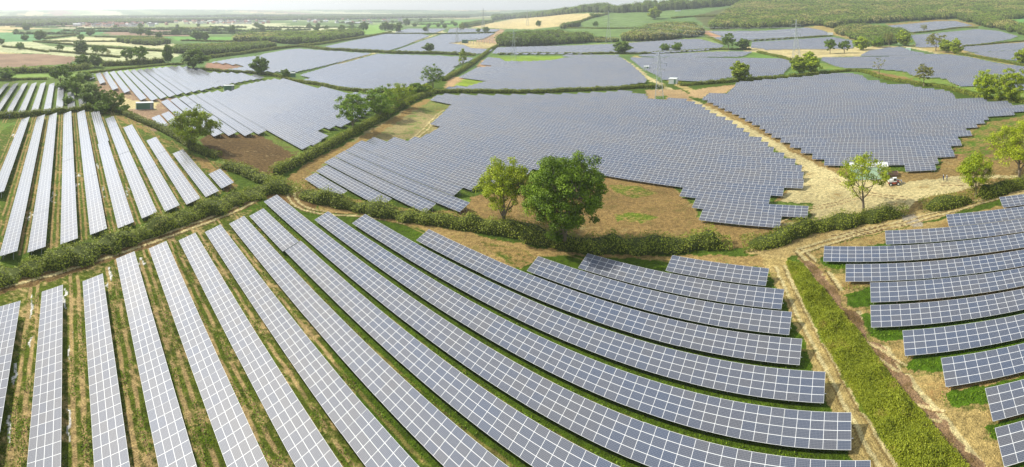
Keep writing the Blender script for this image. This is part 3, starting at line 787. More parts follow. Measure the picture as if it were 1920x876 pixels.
def tree_meshes(seed, h, w, leaf, clumps, per, trunk=.25, sparse=1.0, trunk_r=None, shape='oak', mat='green_leaf', lean=0.0):
    rs = np.random.RandomState(seed)
    cz = h * (trunk + (1 - trunk) * .5)
    az, ax = h * (1 - trunk) * .5, w * .5
    mb = MB()
    tr = trunk_r or .024 * h
    top = np.array([lean * h * .3 + rs.uniform(-.03, .03) * h, rs.uniform(-.03, .03) * h, h * (trunk + .33)])
    tp = [np.array([0, 0, -.3]), np.array([0.02 * h * rs.uniform(-1, 1), 0, h * trunk * .5]), np.array([top[0] * .6, top[1] * .6, h * (trunk + .05)]), top]
    tp = smooth(tp, 4)
    mb.tube(tp, list(np.linspace(tr * 1.25, tr * .35, len(tp))), 7)
    cc = []
    lob = rs.uniform(0, 6.28, 4)
    tries = 0
    mind = .62 * (ax * ax * az / clumps) ** (1 / 3) * 1.3
    while len(cc) < clumps and tries < clumps * 60:
        tries += 1
        d = rs.normal(size=3); d /= np.linalg.norm(d)
        if d[2] < -.55 and shape != 'dome' and rs.rand() < .8: continue
        th = math.atan2(d[1], d[0])
        e = 1 + .13 * math.sin(3 * th + lob[0] + 2 * d[2]) + .10 * math.sin(5 * th + lob[1] - 3 * d[2]) + .07 * math.sin(2 * th + lob[2])
        rad_ = (rs.uniform(.15, 1) ** .42) * e
        if shape == 'cone': s = 1 - .62 * np.clip((d[2] * rad_ + 1) / 2, 0, 1)
        elif shape == 'dome': s = 1.0 if d[2] > 0 else 1 - .25 * d[2] ** 2
        else: s = 1 - .15 * max(0, -d[2]) - .12 * max(0, d[2])
        p = np.array([d[0] * ax * rad_ * s + top[0] * .6, d[1] * ax * rad_ * s, cz + d[2] * az * rad_])
        if shape == 'dome': p[2] = max(p[2], h * (trunk + .06))
        if any(((p - q) ** 2).sum() < mind * mind for q in cc): continue
        cc.append(p)
    # limbs carry the clumps
    nl = 7 if clumps > 50 else 4
    limbs = []
    for i in range(nl):
        t0 = rs.uniform(.35, .95)
        st = tp[int(t0 * (len(tp) - 1))]
        an = 2 * math.pi * (i + rs.uniform(-.3, .3)) / nl
        en = np.array([math.cos(an) * ax * rs.uniform(.55, .8), math.sin(an) * ax * rs.uniform(.55, .8), cz + az * rs.uniform(-.25, .55)])
        mid = (st + en) / 2 + np.array([0, 0, -.04 * h]) + rs.normal(size=3) * .02 * h
        lp = smooth([st, mid, en], 4)
        mb.tube(lp, list(np.linspace(tr * .5, tr * .12, len(lp))), 5)
        limbs += lp[2:]
    limbs += tp[len(tp) // 2:]
    LP = np.array(limbs)
    if clumps > 30:
        for p in cc:
            k = np.argmin(((LP - p) ** 2).sum(1))
            mid = (LP[k] + p) / 2 + rs.normal(size=3) * .012 * h
            mb.tube([LP[k], mid, p], [tr * .16, tr * .1, tr * .04], 3)
    cr = 1.35 * (ax * ax * az / clumps) ** (1 / 3) * .62 * sparse
    C, T, O = [], [], []
    for p in cc:
        k = int(per * rs.uniform(.6, 1.4))
        d = rs.normal(size=(k, 3)); d /= np.linalg.norm(d, axis=1)[:, None]
        rr_ = rs.uniform(.25, 1, k) ** .6
        q = p + d * rr_[:, None] * cr * np.array([1.2, 1.2, .75]) * rs.uniform(.6, 1.3) + rs.normal(size=(k, 3)) * cr * .12
        C.append(q); O.append(d); T.append(np.full(k * 4, rs.rand()))
    C = np.concatenate(C)
    V, Qs = leaf_quads(C, leaf, rs, .35, .8, np.concatenate(O))
    crown = quads_mesh("crown", V, Qs, (M[mat],), tint=np.concatenate(T))
    return mb.mesh("trunk", (M['bark'],)), crown

def place_tree(meshes, px, py, label, scale=(1, 1, 1), rz=0.0, name="tree", group=None, cat="tree", loc=None):
    p = at(px, py) if loc is None else loc
    root = empty(name, tuple(p), rz, label=label, cat=cat, group=group)
    root.scale = scale
    for nm, m in zip(("trunk", "crown"), meshes):
        link(bpy.data.objects.new(nm, m), root)
    return root

# the two large oaks and other trees that show their limbs
place_tree(tree_meshes(1, 16.6, 13.2, .31, 115, 170, .27, .98, .42, 'oak', 'yellow_leaf', -.1), 948, 431, "open yellow-green oak left of the dark oak on the middle hedge", name="oak_tree", rz=.4)
place_tree(tree_meshes(2, 20.0, 18.2, .31, 190, 340, .20, 1.06, .55, 'oak', 'green_leaf', .05), 1058, 466, "largest dark green oak standing in the middle hedge", name="oak_tree", rz=1.0)
place_tree(tree_meshes(3, 15.0, 13.5, .30, 70, 120, .33, .9, .34, 'oak', 'yellow_leaf', 0), 1618, 402, "slender thin-leaved oak in front of the pale green cabin", name="oak_tree", rz=2.0)
place_tree(tree_meshes(4, 11.4, 10.2, .32, 62, 190, .30, 1.15, .3, 'oak', 'bright_leaf', 0), 1829, 370, "small bright green tree on the right hedge with a forked trunk", name="young_tree")
place_tree(tree_meshes(5, 17.5, 18.0, .34, 120, 170, .22, 1.1, .45, 'oak', 'yellow_leaf', 0), 1912, 338, "big yellow-green tree cut by the right edge", name="oak_tree")
place_tree(tree_meshes(6, 14.5, 18.5, .5, 120, 100, .20, 1.0, .5, 'oak', 'bright_leaf', -.1), 361, 276, "broad bright oak standing alone in the left clipped hedge", name="oak_tree")
place_tree(tree_meshes(7, 16.5, 15.0, .45, 85, 110, .27, .95, .4, 'oak', 'green_leaf', 0), 662, 247, "tree with a bare forked trunk nearest on the diagonal hedge", name="hedgerow_tree")
place_tree(tree_meshes(8, 14.0, 18.5, .5, 90, 100, .15, .95, .35, 'dome', 'green_leaf', 0), 708, 222, "dense green tree second along the diagonal hedge", name="hedgerow_tree")
place_tree(tree_meshes(9, 13.0, 18.0, .5, 70, 100, .15, .9, .3, 'dome', 'bright_leaf', .1), 748, 204, "light green spreading tree third along the diagonal hedge", name="hedgerow_tree")
place_tree(tree_meshes(10, 15.5, 15.0, .55, 70, 60, .15, .85, .3, 'oak', 'green_leaf', 0), 812, 166, "loose-crowned oak at the crossing of the diagonal hedge", name="hedgerow_tree")
place_tree(tree_meshes(11, 12.0, 15.0, .55, 90, 100, .08, .95, .4, 'dome', 'dark_leaf', 0), 173, 199, "dark round tree in the middle of the left tree group", name="round_tree")
place_tree(tree_meshes(12, 10.5, 12.5, .55, 70, 100, .08, .9, .3, 'dome', 'dark_leaf', 0), 210, 207, "dark tree right of the round tree above the hedge corner", name="round_tree")
place_tree(tree_meshes(13, 14.0, 13.0, .55, 75, 100, .10, .9, .3, 'dome', 'dark_leaf', 0), 143, 180, "tall dark tree behind the round tree by the small field", name="round_tree")
place_tree(tree_meshes(14, 18.5, 14.5, .6, 95, 100, .06, .95, .4, 'dome', 'bright_leaf', 0), 1849, 187, "left half of the big bright tree pair at the right", name="round_tree")
place_tree(tree_meshes(15, 19.0, 18.5, .6, 120, 100, .06, .95, .4, 'dome', 'bright_leaf', 0), 1893, 191, "right half of the big bright tree pair at the right", name="round_tree")

PROTO = {
 'round': tree_meshes(21, 12, 12, .85, 60, 90, .10, 1.1, .35, 'dome', 'green_leaf'),
 'dark': tree_meshes(22, 12, 13, .95, 60, 90, .10, 1.1, .35, 'dome', 'dark_leaf'),
 'bright': tree_meshes(23, 12, 12, .8, 60, 90, .10, 1.1, .35, 'dome', 'bright_leaf'),
 'oak': tree_meshes(24, 14, 13, .8, 52, 80, .25, .85, .35, 'oak', 'green_leaf'),
 'olive': tree_meshes(25, 13, 11, .7, 38, 34, .22, .8, .3, 'oak', 'olive_leaf'),
 'thin': tree_meshes(26, 12, 8, .6, 16, 10, .2, .7, .28, 'oak', 'olive_leaf'),
 'cone': tree_meshes(27, 15, 8, .8, 44, 22, .06, .9, .3, 'cone', 'bright_leaf'),
}
PH = {'round': (12, 12), 'dark': (12, 13), 'bright': (12, 12), 'oak': (14, 13), 'olive': (13, 11), 'thin': (12, 8), 'cone': (15, 8)}
rt = random.Random(8)
def ptree(kind, px, base_y, top_y, wpx, label, group=None, name="tree"):
    p = at(px, base_y)
    r = math.hypot(p[0], p[1])
    h = H - (top_y - YH) / F * r - p[2]
    w = wpx / F * r
    h0, w0 = PH[kind]
    place_tree(PROTO[kind], 0, 0, label, (w / w0, w / w0, h / h0), rt.uniform(0, 6.28), name, group, loc=p)

TREES = [
 ('dark', 780,179,157,34,"dark rounded bush-like tree fourth along the diagonal hedge"),
 ('bright', 798,174,158,26,"pale green rounded tree fifth along the diagonal hedge"),
 ('cone', 868,123,91,20,"pointed light green tree on the hedge below the substation"),
 ('dark', 804,98,82,21,"dark round tree alone in front of the far bright field"),
 ('dark', 1168,101,79,32,"large dark round tree at the head of the pale track"),
 ('round', 1247,97,81,17,"left of two small round trees on the far cross hedge"),
 ('round', 1270,97,79,19,"right of two small round trees on the far cross hedge"),
 ('oak', 1366,94,62,24,"tall upright tree left of a round one on the far hedge"),
 ('dark', 1394,94,74,25,"round tree right of a tall upright one on the far hedge"),
 ('bright', 1389,153,119,39,"bright green round tree alone on the hedge behind the right central field"),
 ('bright', 1499,138,108,34,"left of two bright trees touching under the large pylon"),
 ('bright', 1522,138,107,36,"right of two bright trees touching under the large pylon"),
 ('bright', 1517,113,98,24,"bright crown showing behind the pair of trees under the pylon"),
 ('oak', 1556,101,73,24,"left tree of two beside the yard under the big wood"),
 ('oak', 1583,100,76,22,"right tree of two beside the yard under the big wood"),
 ('bright', 1614,94,71,30,"spreading bright tree left of the scrub clump on the right"),
 ('round', 1648,89,68,21,"dark upright tree in front of the scrub clump"),
 ('olive', 1667,87,60,22,"olive tree right of the scrub clump"),
 ('bright', 1695,87,60,30,"bright oak beside the small pale kiosk"),
 ('olive', 1755,96,63,38,"tall feathery tree left of the round pair on the far right"),
 ('bright', 1774,99,76,28,"left round tree of the pair by the far right track"),
 ('bright', 1791,101,75,26,"right round tree of the pair by the far right track"),
 ('olive', 1733,60,46,14,"small tree between two panel fields on the slope"),
 ('bright', 1916,118,94,34,"round tree cut by the right edge above the strips"),
 ('thin', 1648,141,105,24,"almost bare dead-looking tree on the right hedge"),
 ('olive', 1732,162,121,38,"thin olive tree on the hedge behind the right central field"),
 ('oak', 113,160,122,40,"tree at the top of the small left field"),
 ('round', 10,149,127,32,"round tree at the left edge above the small field"),
 ('dark', 363,128,94,50,"broad dark tree at the top corner of the bright row field"),
 ('dark', 485,140,109,33,"dark tree alone between the bright row field and the far field"),
 ('dark', 535,147,131,18,"small dark tree beside the green cabin on the hedge"),
 ('dark', 154,127,104,28,"left of two dark trees on the hedge by the ploughed field"),
 ('dark', 178,126,104,30,"right of two dark trees on the hedge by the ploughed field"),
 ('round', 133,131,117,16,"small bushy tree left of the two dark trees"),
 ('oak', 238,119,90,30,"left of two spreading trees between cream fields"),
 ('oak', 261,120,86,32,"right of two spreading trees between cream fields"),
 ('dark', 315,119,86,22,"tall dark tree left of the plantation edge"),
 ('dark', 151,101,78,30,"dark tree on the hedge between two cream fields"),
 ('oak', 151,79,64,14,"tree above the dark tree on the cream field hedge"),
 ('oak', 112,97,83,16,"small tree alone in the cream field at the left"),
 ('oak', 180,103,85,20,"left tree of a close pair on the cream field hedge"),
 ('oak', 193,105,86,16,"right tree of a close pair on the cream field hedge"),
 ('olive', 203,106,93,10,"small shrub-like tree right of the close pair"),
 ('dark', 75,77,58,22,"dark round tree above the cream fields at the left"),
 ('round', 38,93,79,16,"tree on the hedge of the ploughed field at the left"),
 ('round', 46,76,64,15,"tree beside the dark round one in the left green field"),
 ('dark', 2,84,73,14,"dark tree cut by the left edge over the green field"),
 ('round', 168,67,54,17,"round tree in the distant green field"),
 ('dark', 263,67,53,14,"left tree of three at the distant brown field"),
 ('round', 279,67,55,12,"middle tree of three at the distant brown field"),
 ('dark', 328,67,54,15,"right tree of three at the distant brown field"),
 ('dark', 298,78,62,14,"dark tree rising over the left plantation clump"),
 ('dark', 368,76,58,19,"left tree of the dark trio above the plantation"),
 ('dark', 377,76,60,14,"middle tree of the dark trio above the plantation"),
 ('dark', 386,77,62,13,"right tree of the dark trio above the plantation"),
 ('round', 435,65,46,13,"tall tree alone beyond the green field behind the plantation"),
 ('dark', 682,58,42,15,"tree in the yellow-green field beyond the long wood"),
 ('dark', 723,58,42,16,"first of three trees at the corner of the far plain field"),
 ('dark', 735,58,45,13,"second of three trees at the corner of the far plain field"),
 ('round', 746,60,42,14,"third of three trees at the corner of the far plain field"),
 ('dark', 762,49,36,13,"dark tree on the skyline side of the far plain field"),
 ('round', 803,52,43,8,"small tree left of the end of the far track"),
 ('round', 834,53,44,9,"small tree right of the end of the far track"),
 ('olive', 866,63,42,12,"tall thin tree in the far bright field"),
 ('round', 897,61,53,8,"small tree left of a dark bush in the far field"),
 ('dark', 911,61,51,14,"dark bush-like tree in the far field by the yellow slope"),
 ('oak', 1117,53,40,11,"small tree on the green slope before the pylon"),
 ('round', 1112,33,24,12,"left tree on the hedge between yellow and green slopes"),
 ('round', 1121,32,24,9,"right tree on the hedge between yellow and green slopes"),
 ('bright', 1228,36,15,26,"big round tree on the green slope under the ridge wood"),
 ('dark', 1010,50,39,11,"tree at the top edge of the left wood by the yellow field"),
]
for t in TREES:
    ptree(*t[:5], t[5])

for i, (px, by, ty, w, lab) in enumerate([(122,170,150,26,"low shrub under the tree at the top of the small left field"), (190,212,190,30,"shrub in front of the dark round tree"), (232,212,196,24,"shrub right of the dark tree above the hedge corner"), (158,150,134,30,"shrub behind the tall dark tree of the left group"), (128,196,180,18,"small shrub between the small left field and the dark trees")]):
    ptree('round', px, by, ty, w, lab, None, "shrub")
# very small far trees: nothing tells them apart
rt2 = random.Random(20)
for i in range(95):
    while True:
        px = rt2.uniform(-20, 945); py = 30 + (rt2.random() ** 1.5) * 34
        if py > 60 and px > 600: continue
        if px > 900 and py > 36: continue
        break
    p = at(px, py); r = math.hypot(p[0], p[1])
    h = rt2.uniform(10, 16)
    place_tree(PROTO[rt2.choice(['dark', 'round', 'dark', 'oak'])], 0, 0, "small hazy tree on a field edge of the distant plain", (h / 11, h / 11, h / 12), rt2.uniform(0, 6), "distant_tree", "trees scattered over the distant plain", loc=p)

# hedges ------------------------------------------------------------
def hedge(pts, w, h, label, dens=7.0, leaf=.45, mat='hedge_leaf', ragged=.5, name="hedge", cat="hedge", seed=0):
    pw = smooth([at(*p) for p in pts], 5)
    pw = np.array(pw)
    rs = np.random.RandomState(abs(hash((round(pts[0][0]), round(pts[0][1]), seed))) % 2 ** 31)
    seg = np.linalg.norm(np.diff(pw[:, :2], axis=0), axis=1); cum = np.concatenate([[0], np.cumsum(seg)]); L = cum[-1]
    n = int(L * (w + 2 * h) * dens)
    s = rs.uniform(-w * .3, L + w * .3, n)
    sc = np.clip(s, 0, L)
    c = np.stack([np.interp(sc, cum, pw[:, k]) for k in range(3)], 1)
    k = np.clip(np.searchsorted(cum, sc) - 1, 0, len(seg) - 1)
    t = (pw[1:, :2] - pw[:-1, :2])[k] / (seg[k][:, None] + 1e-9)
    nn = np.stack([t[:, 1], -t[:, 0]], 1)
    lum = vnoise(sc / 3.1 + pts[0][0], sc * 0 + 3.3); lum2 = vnoise(sc / 1.1, sc * 0 + pts[0][1])
    hh = h * (1 + ragged * (lum - .5) * 1.1 + ragged * .5 * (lum2 - .5))
    ww = w * .5 * (1 + ragged * (vnoise(sc / 2.7 + 31, sc * 0) - .5) * 1.0)
    th = rs.uniform(0, math.pi, n)
    q = rs.uniform(.72, 1.04, n)
    side = np.sign(np.cos(th)) * np.abs(np.cos(th)) ** .7 * ww * q
    z = np.abs(np.sin(th)) ** .8 * hh * q + rs.uniform(0, .12, n) * h
    over = s - sc
    C = np.stack([c[:, 0] + nn[:, 0] * side + t[:, 0] * over, c[:, 1] + nn[:, 1] * side + t[:, 1] * over, c[:, 2] + z], 1)
    V, Qs = leaf_quads(C, leaf, rs, .45, .8, np.stack([nn[:, 0] * np.cos(th), nn[:, 1] * np.cos(th), np.sin(th)], 1))
    tint = np.repeat(np.clip(vnoise(C[:, 0] / 1.6, C[:, 1] / 1.6) * .8 + .2 * rs.rand(n), 0, 1), 4)
    # dark inner core, added to block light behind the leaves
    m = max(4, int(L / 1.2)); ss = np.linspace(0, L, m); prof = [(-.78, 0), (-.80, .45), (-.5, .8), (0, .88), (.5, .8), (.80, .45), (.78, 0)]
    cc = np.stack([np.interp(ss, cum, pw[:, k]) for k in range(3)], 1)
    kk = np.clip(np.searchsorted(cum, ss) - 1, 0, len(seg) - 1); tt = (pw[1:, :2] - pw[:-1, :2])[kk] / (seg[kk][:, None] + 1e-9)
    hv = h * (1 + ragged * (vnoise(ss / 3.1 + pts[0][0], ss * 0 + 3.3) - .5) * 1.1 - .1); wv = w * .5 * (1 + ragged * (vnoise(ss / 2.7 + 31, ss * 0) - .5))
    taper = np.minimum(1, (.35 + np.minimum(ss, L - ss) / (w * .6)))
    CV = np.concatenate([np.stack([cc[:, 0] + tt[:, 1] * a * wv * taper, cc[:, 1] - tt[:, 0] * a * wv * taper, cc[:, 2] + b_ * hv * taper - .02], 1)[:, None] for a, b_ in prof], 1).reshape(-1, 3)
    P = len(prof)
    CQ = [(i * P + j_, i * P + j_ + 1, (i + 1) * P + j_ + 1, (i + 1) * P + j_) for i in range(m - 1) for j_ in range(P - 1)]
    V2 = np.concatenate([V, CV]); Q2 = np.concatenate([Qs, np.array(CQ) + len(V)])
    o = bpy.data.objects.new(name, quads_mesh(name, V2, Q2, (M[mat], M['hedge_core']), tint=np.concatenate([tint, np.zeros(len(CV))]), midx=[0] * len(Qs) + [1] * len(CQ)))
    tag(link(o), label, cat)
    return o

hedge([(-60,536),(0,522),(60,508),(130,490),(200,467),(270,443),(330,419),(400,394),(470,368),(545,353)], 7.0, 2.5, "thick ragged scrub hedge between the left rows and the muddy track", 12, .33, ragged=1.15, name="scrub_hedge")
hedge([(417,312),(450,322),(480,336),(515,348)], 5.5, 2.6, "short bulging hedge beside the brown ploughed patch", 8, .42, ragged=.5)
hedge([(218,209),(263,228),(305,246),(341,266),(361,279),(384,290),(408,297)], 3.6, 2.6, "clipped hedge along the right side of the left rows", 8, .45, ragged=.25)
hedge([(-60,224),(0,221),(50,218),(100,213),(150,208),(183,205),(217,208)], 4.2, 2.8, "hedge between the small left field and the long left rows", 7, .5, ragged=.45)
hedge([(514,328),(560,307),(610,281),(660,253),(700,232),(740,209),(775,189),(808,178)], 3.8, 3.0, "long straight clipped hedge running diagonally to the tree line", 8, .45, ragged=.2)
hedge([(566,365),(610,381),(686,396),(761,411),(861,425),(960,440),(1054,460),(1150,468),(1250,466),(1357,461)], 5.6, 3.1, "long hedge behind the foreground block with the two large oaks", 12, .31, ragged=.95)
hedge([(1403,461),(1450,456),(1500,440),(1520,433),(1608,418),(1690,403)], 5.4, 2.8, "hedge in front of the work yard with the slender oak", 12, .31, ragged=.9)
hedge([(1737,392),(1771,388),(1821,379)], 5.5, 2.8, "short hedge right of the muddy gateway", 12, .31, ragged=.8)
hedge([(1836,372),(1870,362),(1920,350),(1970,340)], 6.0, 3.2, "dark hedge under the small bright tree at the right", 12, .31, ragged=.6)
hedge([(815,175),(857,174),(923,174.5),(1010,174.5),(1060,172),(1110,170),(1160,168),(1193,166),(1245,165.5)], 3.4, 2.6, "straight cross hedge behind the large central field", 5, .6, ragged=.3)
hedge([(1275,161),(1330,157.5),(1380,153.5),(1430,149),(1497,144),(1547,138),(1597,134),(1625,137),(1650,146),(1700,156),(1767,165),(1817,178),(1850,186),(1917,193),(1970,196)], 4.0, 2.4, "hedge curving round the top of the right central field", 5, .6, ragged=.6)
hedge([(832,152),(850,142),(873,129),(890,117),(905,106),(920,94),(935,86)], 4.5, 3.0, "hedge rising from the tree line to the wood", 4, .7, ragged=.4)
hedge([(378,131),(420,135),(487,139),(520,144),(553,153),(603,161),(640,168.5),(673,172),(723,173.5),(760,170)], 3.4, 2.2, "hedge crossing behind the field of the single oak", 4.5, .7, ragged=.35)
hedge([(392,109.5),(453,102),(520,92.5),(562,88.5),(612,94),(640,95.5),(673,97.5),(715,99),(740,100.5),(790,101.5),(840,102.5),(890,105)], 4.5, 3.6, "long dark hedge bounding the bright far fields", 3, .9, ragged=.5)
hedge([(562,87),(603,83),(640,77),(690,69.5),(733,61)], 6, 3.4, "hedge along the foot of the long wood", 2.5, 1.1, ragged=.4)
hedge([(723,63.5),(815,64),(927,62)], 4, 3.0, "thin far hedge across the bright plain fields", 2, 1.2, ragged=.4)
hedge([(935,103),(960,102.5),(1050,102),(1110,102),(1152,101),(1193,102),(1235,100),(1280,98),(1338,94),(1407,93.5)], 4.0, 2.4, "far cross hedge below the woods", 3, .9, ragged=.6)
hedge([(1422,99),(1463,108),(1483,114)], 5, 2.5, "short hedge left of the large pylon", 3, .9, ragged=.5)
hedge([(1403,78),(1488,72.5),(1560,68)], 3.5, 2.4, "far hedge through the field under the big wood", 2, 1.2, ragged=.4)
hedge([(1707,63),(1750,59),(1800,52.5),(1833,52.5)], 3.5, 2.4, "hedge between the two slope fields", 2, 1.2, ragged=.4)
hedge([(1805,88),(1883,81),(1970,74)], 3.5, 2.2, "hedge above the far right strips", 2.5, 1.1, ragged=.4)
hedge([(1792,101),(1833,108),(1883,117),(1920,124),(1970,133)], 4.5, 2.2, "hedge below the far right strips", 3, .9, ragged=.5)
hedge([(1318,66),(1335,73),(1357,83)], 4.5, 2.5, "short green hedge between two far fields under the woods", 2.5, 1.1, ragged=.4)
hedge([(-60,154),(0,151),(88,149)], 3.5, 1.8, "low hedge along the top of the small left field", 4, .7, ragged=.3)
hedge([(150,139),(250,128.5),(312,122.5),(345,121)], 3.5, 1.8, "low hedge along the top of the bright row field", 4, .7, ragged=.3)
hedge([(-60,140),(25,137.5),(72,136),(117,134),(167,129)], 7, 5.0, "tall bushy hedge below the ploughed field at the left", 2.5, 1.0, ragged=.5)
hedge([(193,124),(222,123),(250,121.5),(308,117)], 7, 5.0, "tall bushy hedge below the cream fields", 2.5, 1.0, ragged=.5)
hedge([(5,88.5),(45,92),(90,98.5)], 4, 2.5, "far hedge above the ploughed field", 2, 1.1, ragged=.4)
hedge([(93,96.5),(150,101.5),(225,108.5)], 4, 2.5, "far hedge through the cream field below the dark tree", 2, 1.1, ragged=.4)
hedge([(63,79),(100,81.5),(142,85.5),(233,92.5),(310,97.5)], 4, 2.8, "far hedge right across the cream fields", 2, 1.1, ragged=.4)
hedge([(80,78),(217,78.5)], 4, 2.4, "thin hedge at the top of the cream field", 2, 1.2, ragged=.4)
hedge([(83,73.5),(142,66.5)], 5, 3.5, "slanting hedge right of the dark round tree", 2, 1.2, ragged=.5)
hedge([(177,70),(223,70.5)], 4, 3.0, "short far hedge under the distant round tree", 2, 1.2, ragged=.4)
hedge([(87,64),(133,64.5)], 4, 3.0, "short far hedge in the distant green field", 2, 1.2, ragged=.4)
hedge([(340,77),(440,79)], 5, 3.0, "far hedge at the foot of the green field above the plantation", 2, 1.2, ragged=.4)
hedge([(1060,53.5),(1120,54),(1190,54)], 5, 3.0, "thin dark hedge across the green slope", 2, 1.3, ragged=.4)
hedge([(1260,35),(1300,32),(1345,31)], 6, 4.0, "hedge across the upper green slope", 1.5, 1.6, ragged=.6)
hedge([(1060,49),(1085,43),(1110,34),(1140,27)], 8, 5.0, "hedge between the yellow and the green slopes", 1.5, 1.6, ragged=.7)
hedge([(870,52.5),(915,44),(945,36)], 6, 4.0, "hedge along the left foot of the yellow field", 1.5, 1.5, ragged=.5)

rh2 = random.Random(44)
for i in range(30):
    x_ = rh2.uniform(-40, 780); y_ = rh2.uniform(46, 66) if x_ < 620 else rh2.uniform(38, 50)
    if 90 < x_ < 520 and y_ < 52: y_ += 8
    dx_ = rh2.uniform(40, 130)
    hedge([(x_, y_), (x_ + dx_, y_ + rh2.uniform(-1.5, 1.2))], 5, rh2.uniform(3, 5.5), "dark hedge line between small fields of the distant plain", 1.2, 1.8, 'dark_leaf', ragged=.9, seed=i)["group"] = "field hedges of the distant plain"
# the overgrown verge between the foreground block and the eastern block
def verge():
    rs = np.random.RandomState(77)
    Lp = np.array([at(*p)[:2] for p in [(1474,493),(1492,535),(1510,578),(1545,645),(1583,711),(1625,780),(1680,876),(1740,985),(1790,1085)]])
    Rp = np.array([at(*p)[:2] for p in [(1504,495),(1530,528),(1558,560),(1596,606),(1628,648),(1683,721),(1733,776),(1816,876),(1900,985),(1980,1085)]])
    rsz = lambda P: np.stack([np.interp(np.linspace(0, 1, 60), np.linspace(0, 1, len(P)), P[:, k]) for k in (0, 1)], 1)
    Lp, Rp = rsz(Lp), rsz(Rp)
    n = 120000
    t = rs.uniform(0, 59, n); s = rs.uniform(.02, .98, n)
    i = t.astype(int); f = t - i; i2 = np.minimum(i + 1, 59)
    a = Lp[i] * (1 - f)[:, None] + Lp[i2] * f[:, None]; b = Rp[i] * (1 - f)[:, None] + Rp[i2] * f[:, None]
    p = a * (1 - s)[:, None] + b * s[:, None]
    p += rs.normal(size=p.shape) * .15
    hump = (4 * s * (1 - s)) ** .5
    z = .62 * hump * (.2 + 2.0 * vnoise(p[:, 0] / 2.0, p[:, 1] / 2.0) ** 1.6 + .7 * vnoise(p[:, 0] / .8, p[:, 1] / .8)) * rs.uniform(.6, 1.05, n)
    C = np.stack([p[:, 0], p[:, 1], z + .05], 1)
    V, Qs = leaf_quads(C, .17, rs, .5, .8)
    tint = np.repeat(np.clip(vnoise(p[:, 0] / 2.4 + 8, p[:, 1] / 2.4) * .8 + .25 * rs.rand(n), 0, 1), 4)
    o = bpy.data.objects.new("overgrown_verge", quads_mesh("overgrown_verge", V, Qs, (M['verge_leaf'],), tint=tint))
    tag(link(o), "wide strip of yellow-green brambles and weeds between the two nearest panel blocks", "scrub", kind="stuff")
verge()

# lush grass along the low edges of the nearest rows
def grass():
    rs = np.random.RandomState(5)
    C = []
    for (e0, e1, n, place, lab) in explicit:
        if place == "foreground block": strips, dn = ((-.9, .55), (-2.2, .6)), 26
        elif place == "block east of the verge": strips, dn = ((-1.0, .9),), 22
        else: continue
        L = min(e1, 60) - e0
        for off, sp in strips:
            k = int(L * dn)
            e = rs.uniform(e0 - 1, min(e1, 60), k); nn = n + off + rs.normal(size=k) * sp * .6
            keep = (vnoise(e / 3.5, nn / 1.2) > (.38 if n > 40 else .52)) if off > -1.5 else (vnoise(e / 5 + 7, nn / 2) > (.45 if n > 45 else .6))
            e, nn = e[keep], nn[keep]
            C.append(np.stack([e * EV[0] + nn * NV[0], e * EV[1] + nn * NV[1], rs.uniform(.05, .30, len(e))], 1))
    C = np.concatenate(C)
    V, Qs = leaf_quads(C, .26, rs, .25, .5)
    tint = np.repeat(rs.rand(len(C)), 4)
    o = bpy.data.objects.new("grass", quads_mesh("grass", V, Qs, (M['grass_blade'],), tint=tint))
    tag(link(o), "tufts of lush green grass growing along the low edges of the nearest rows", "grass", kind="stuff")
grass()

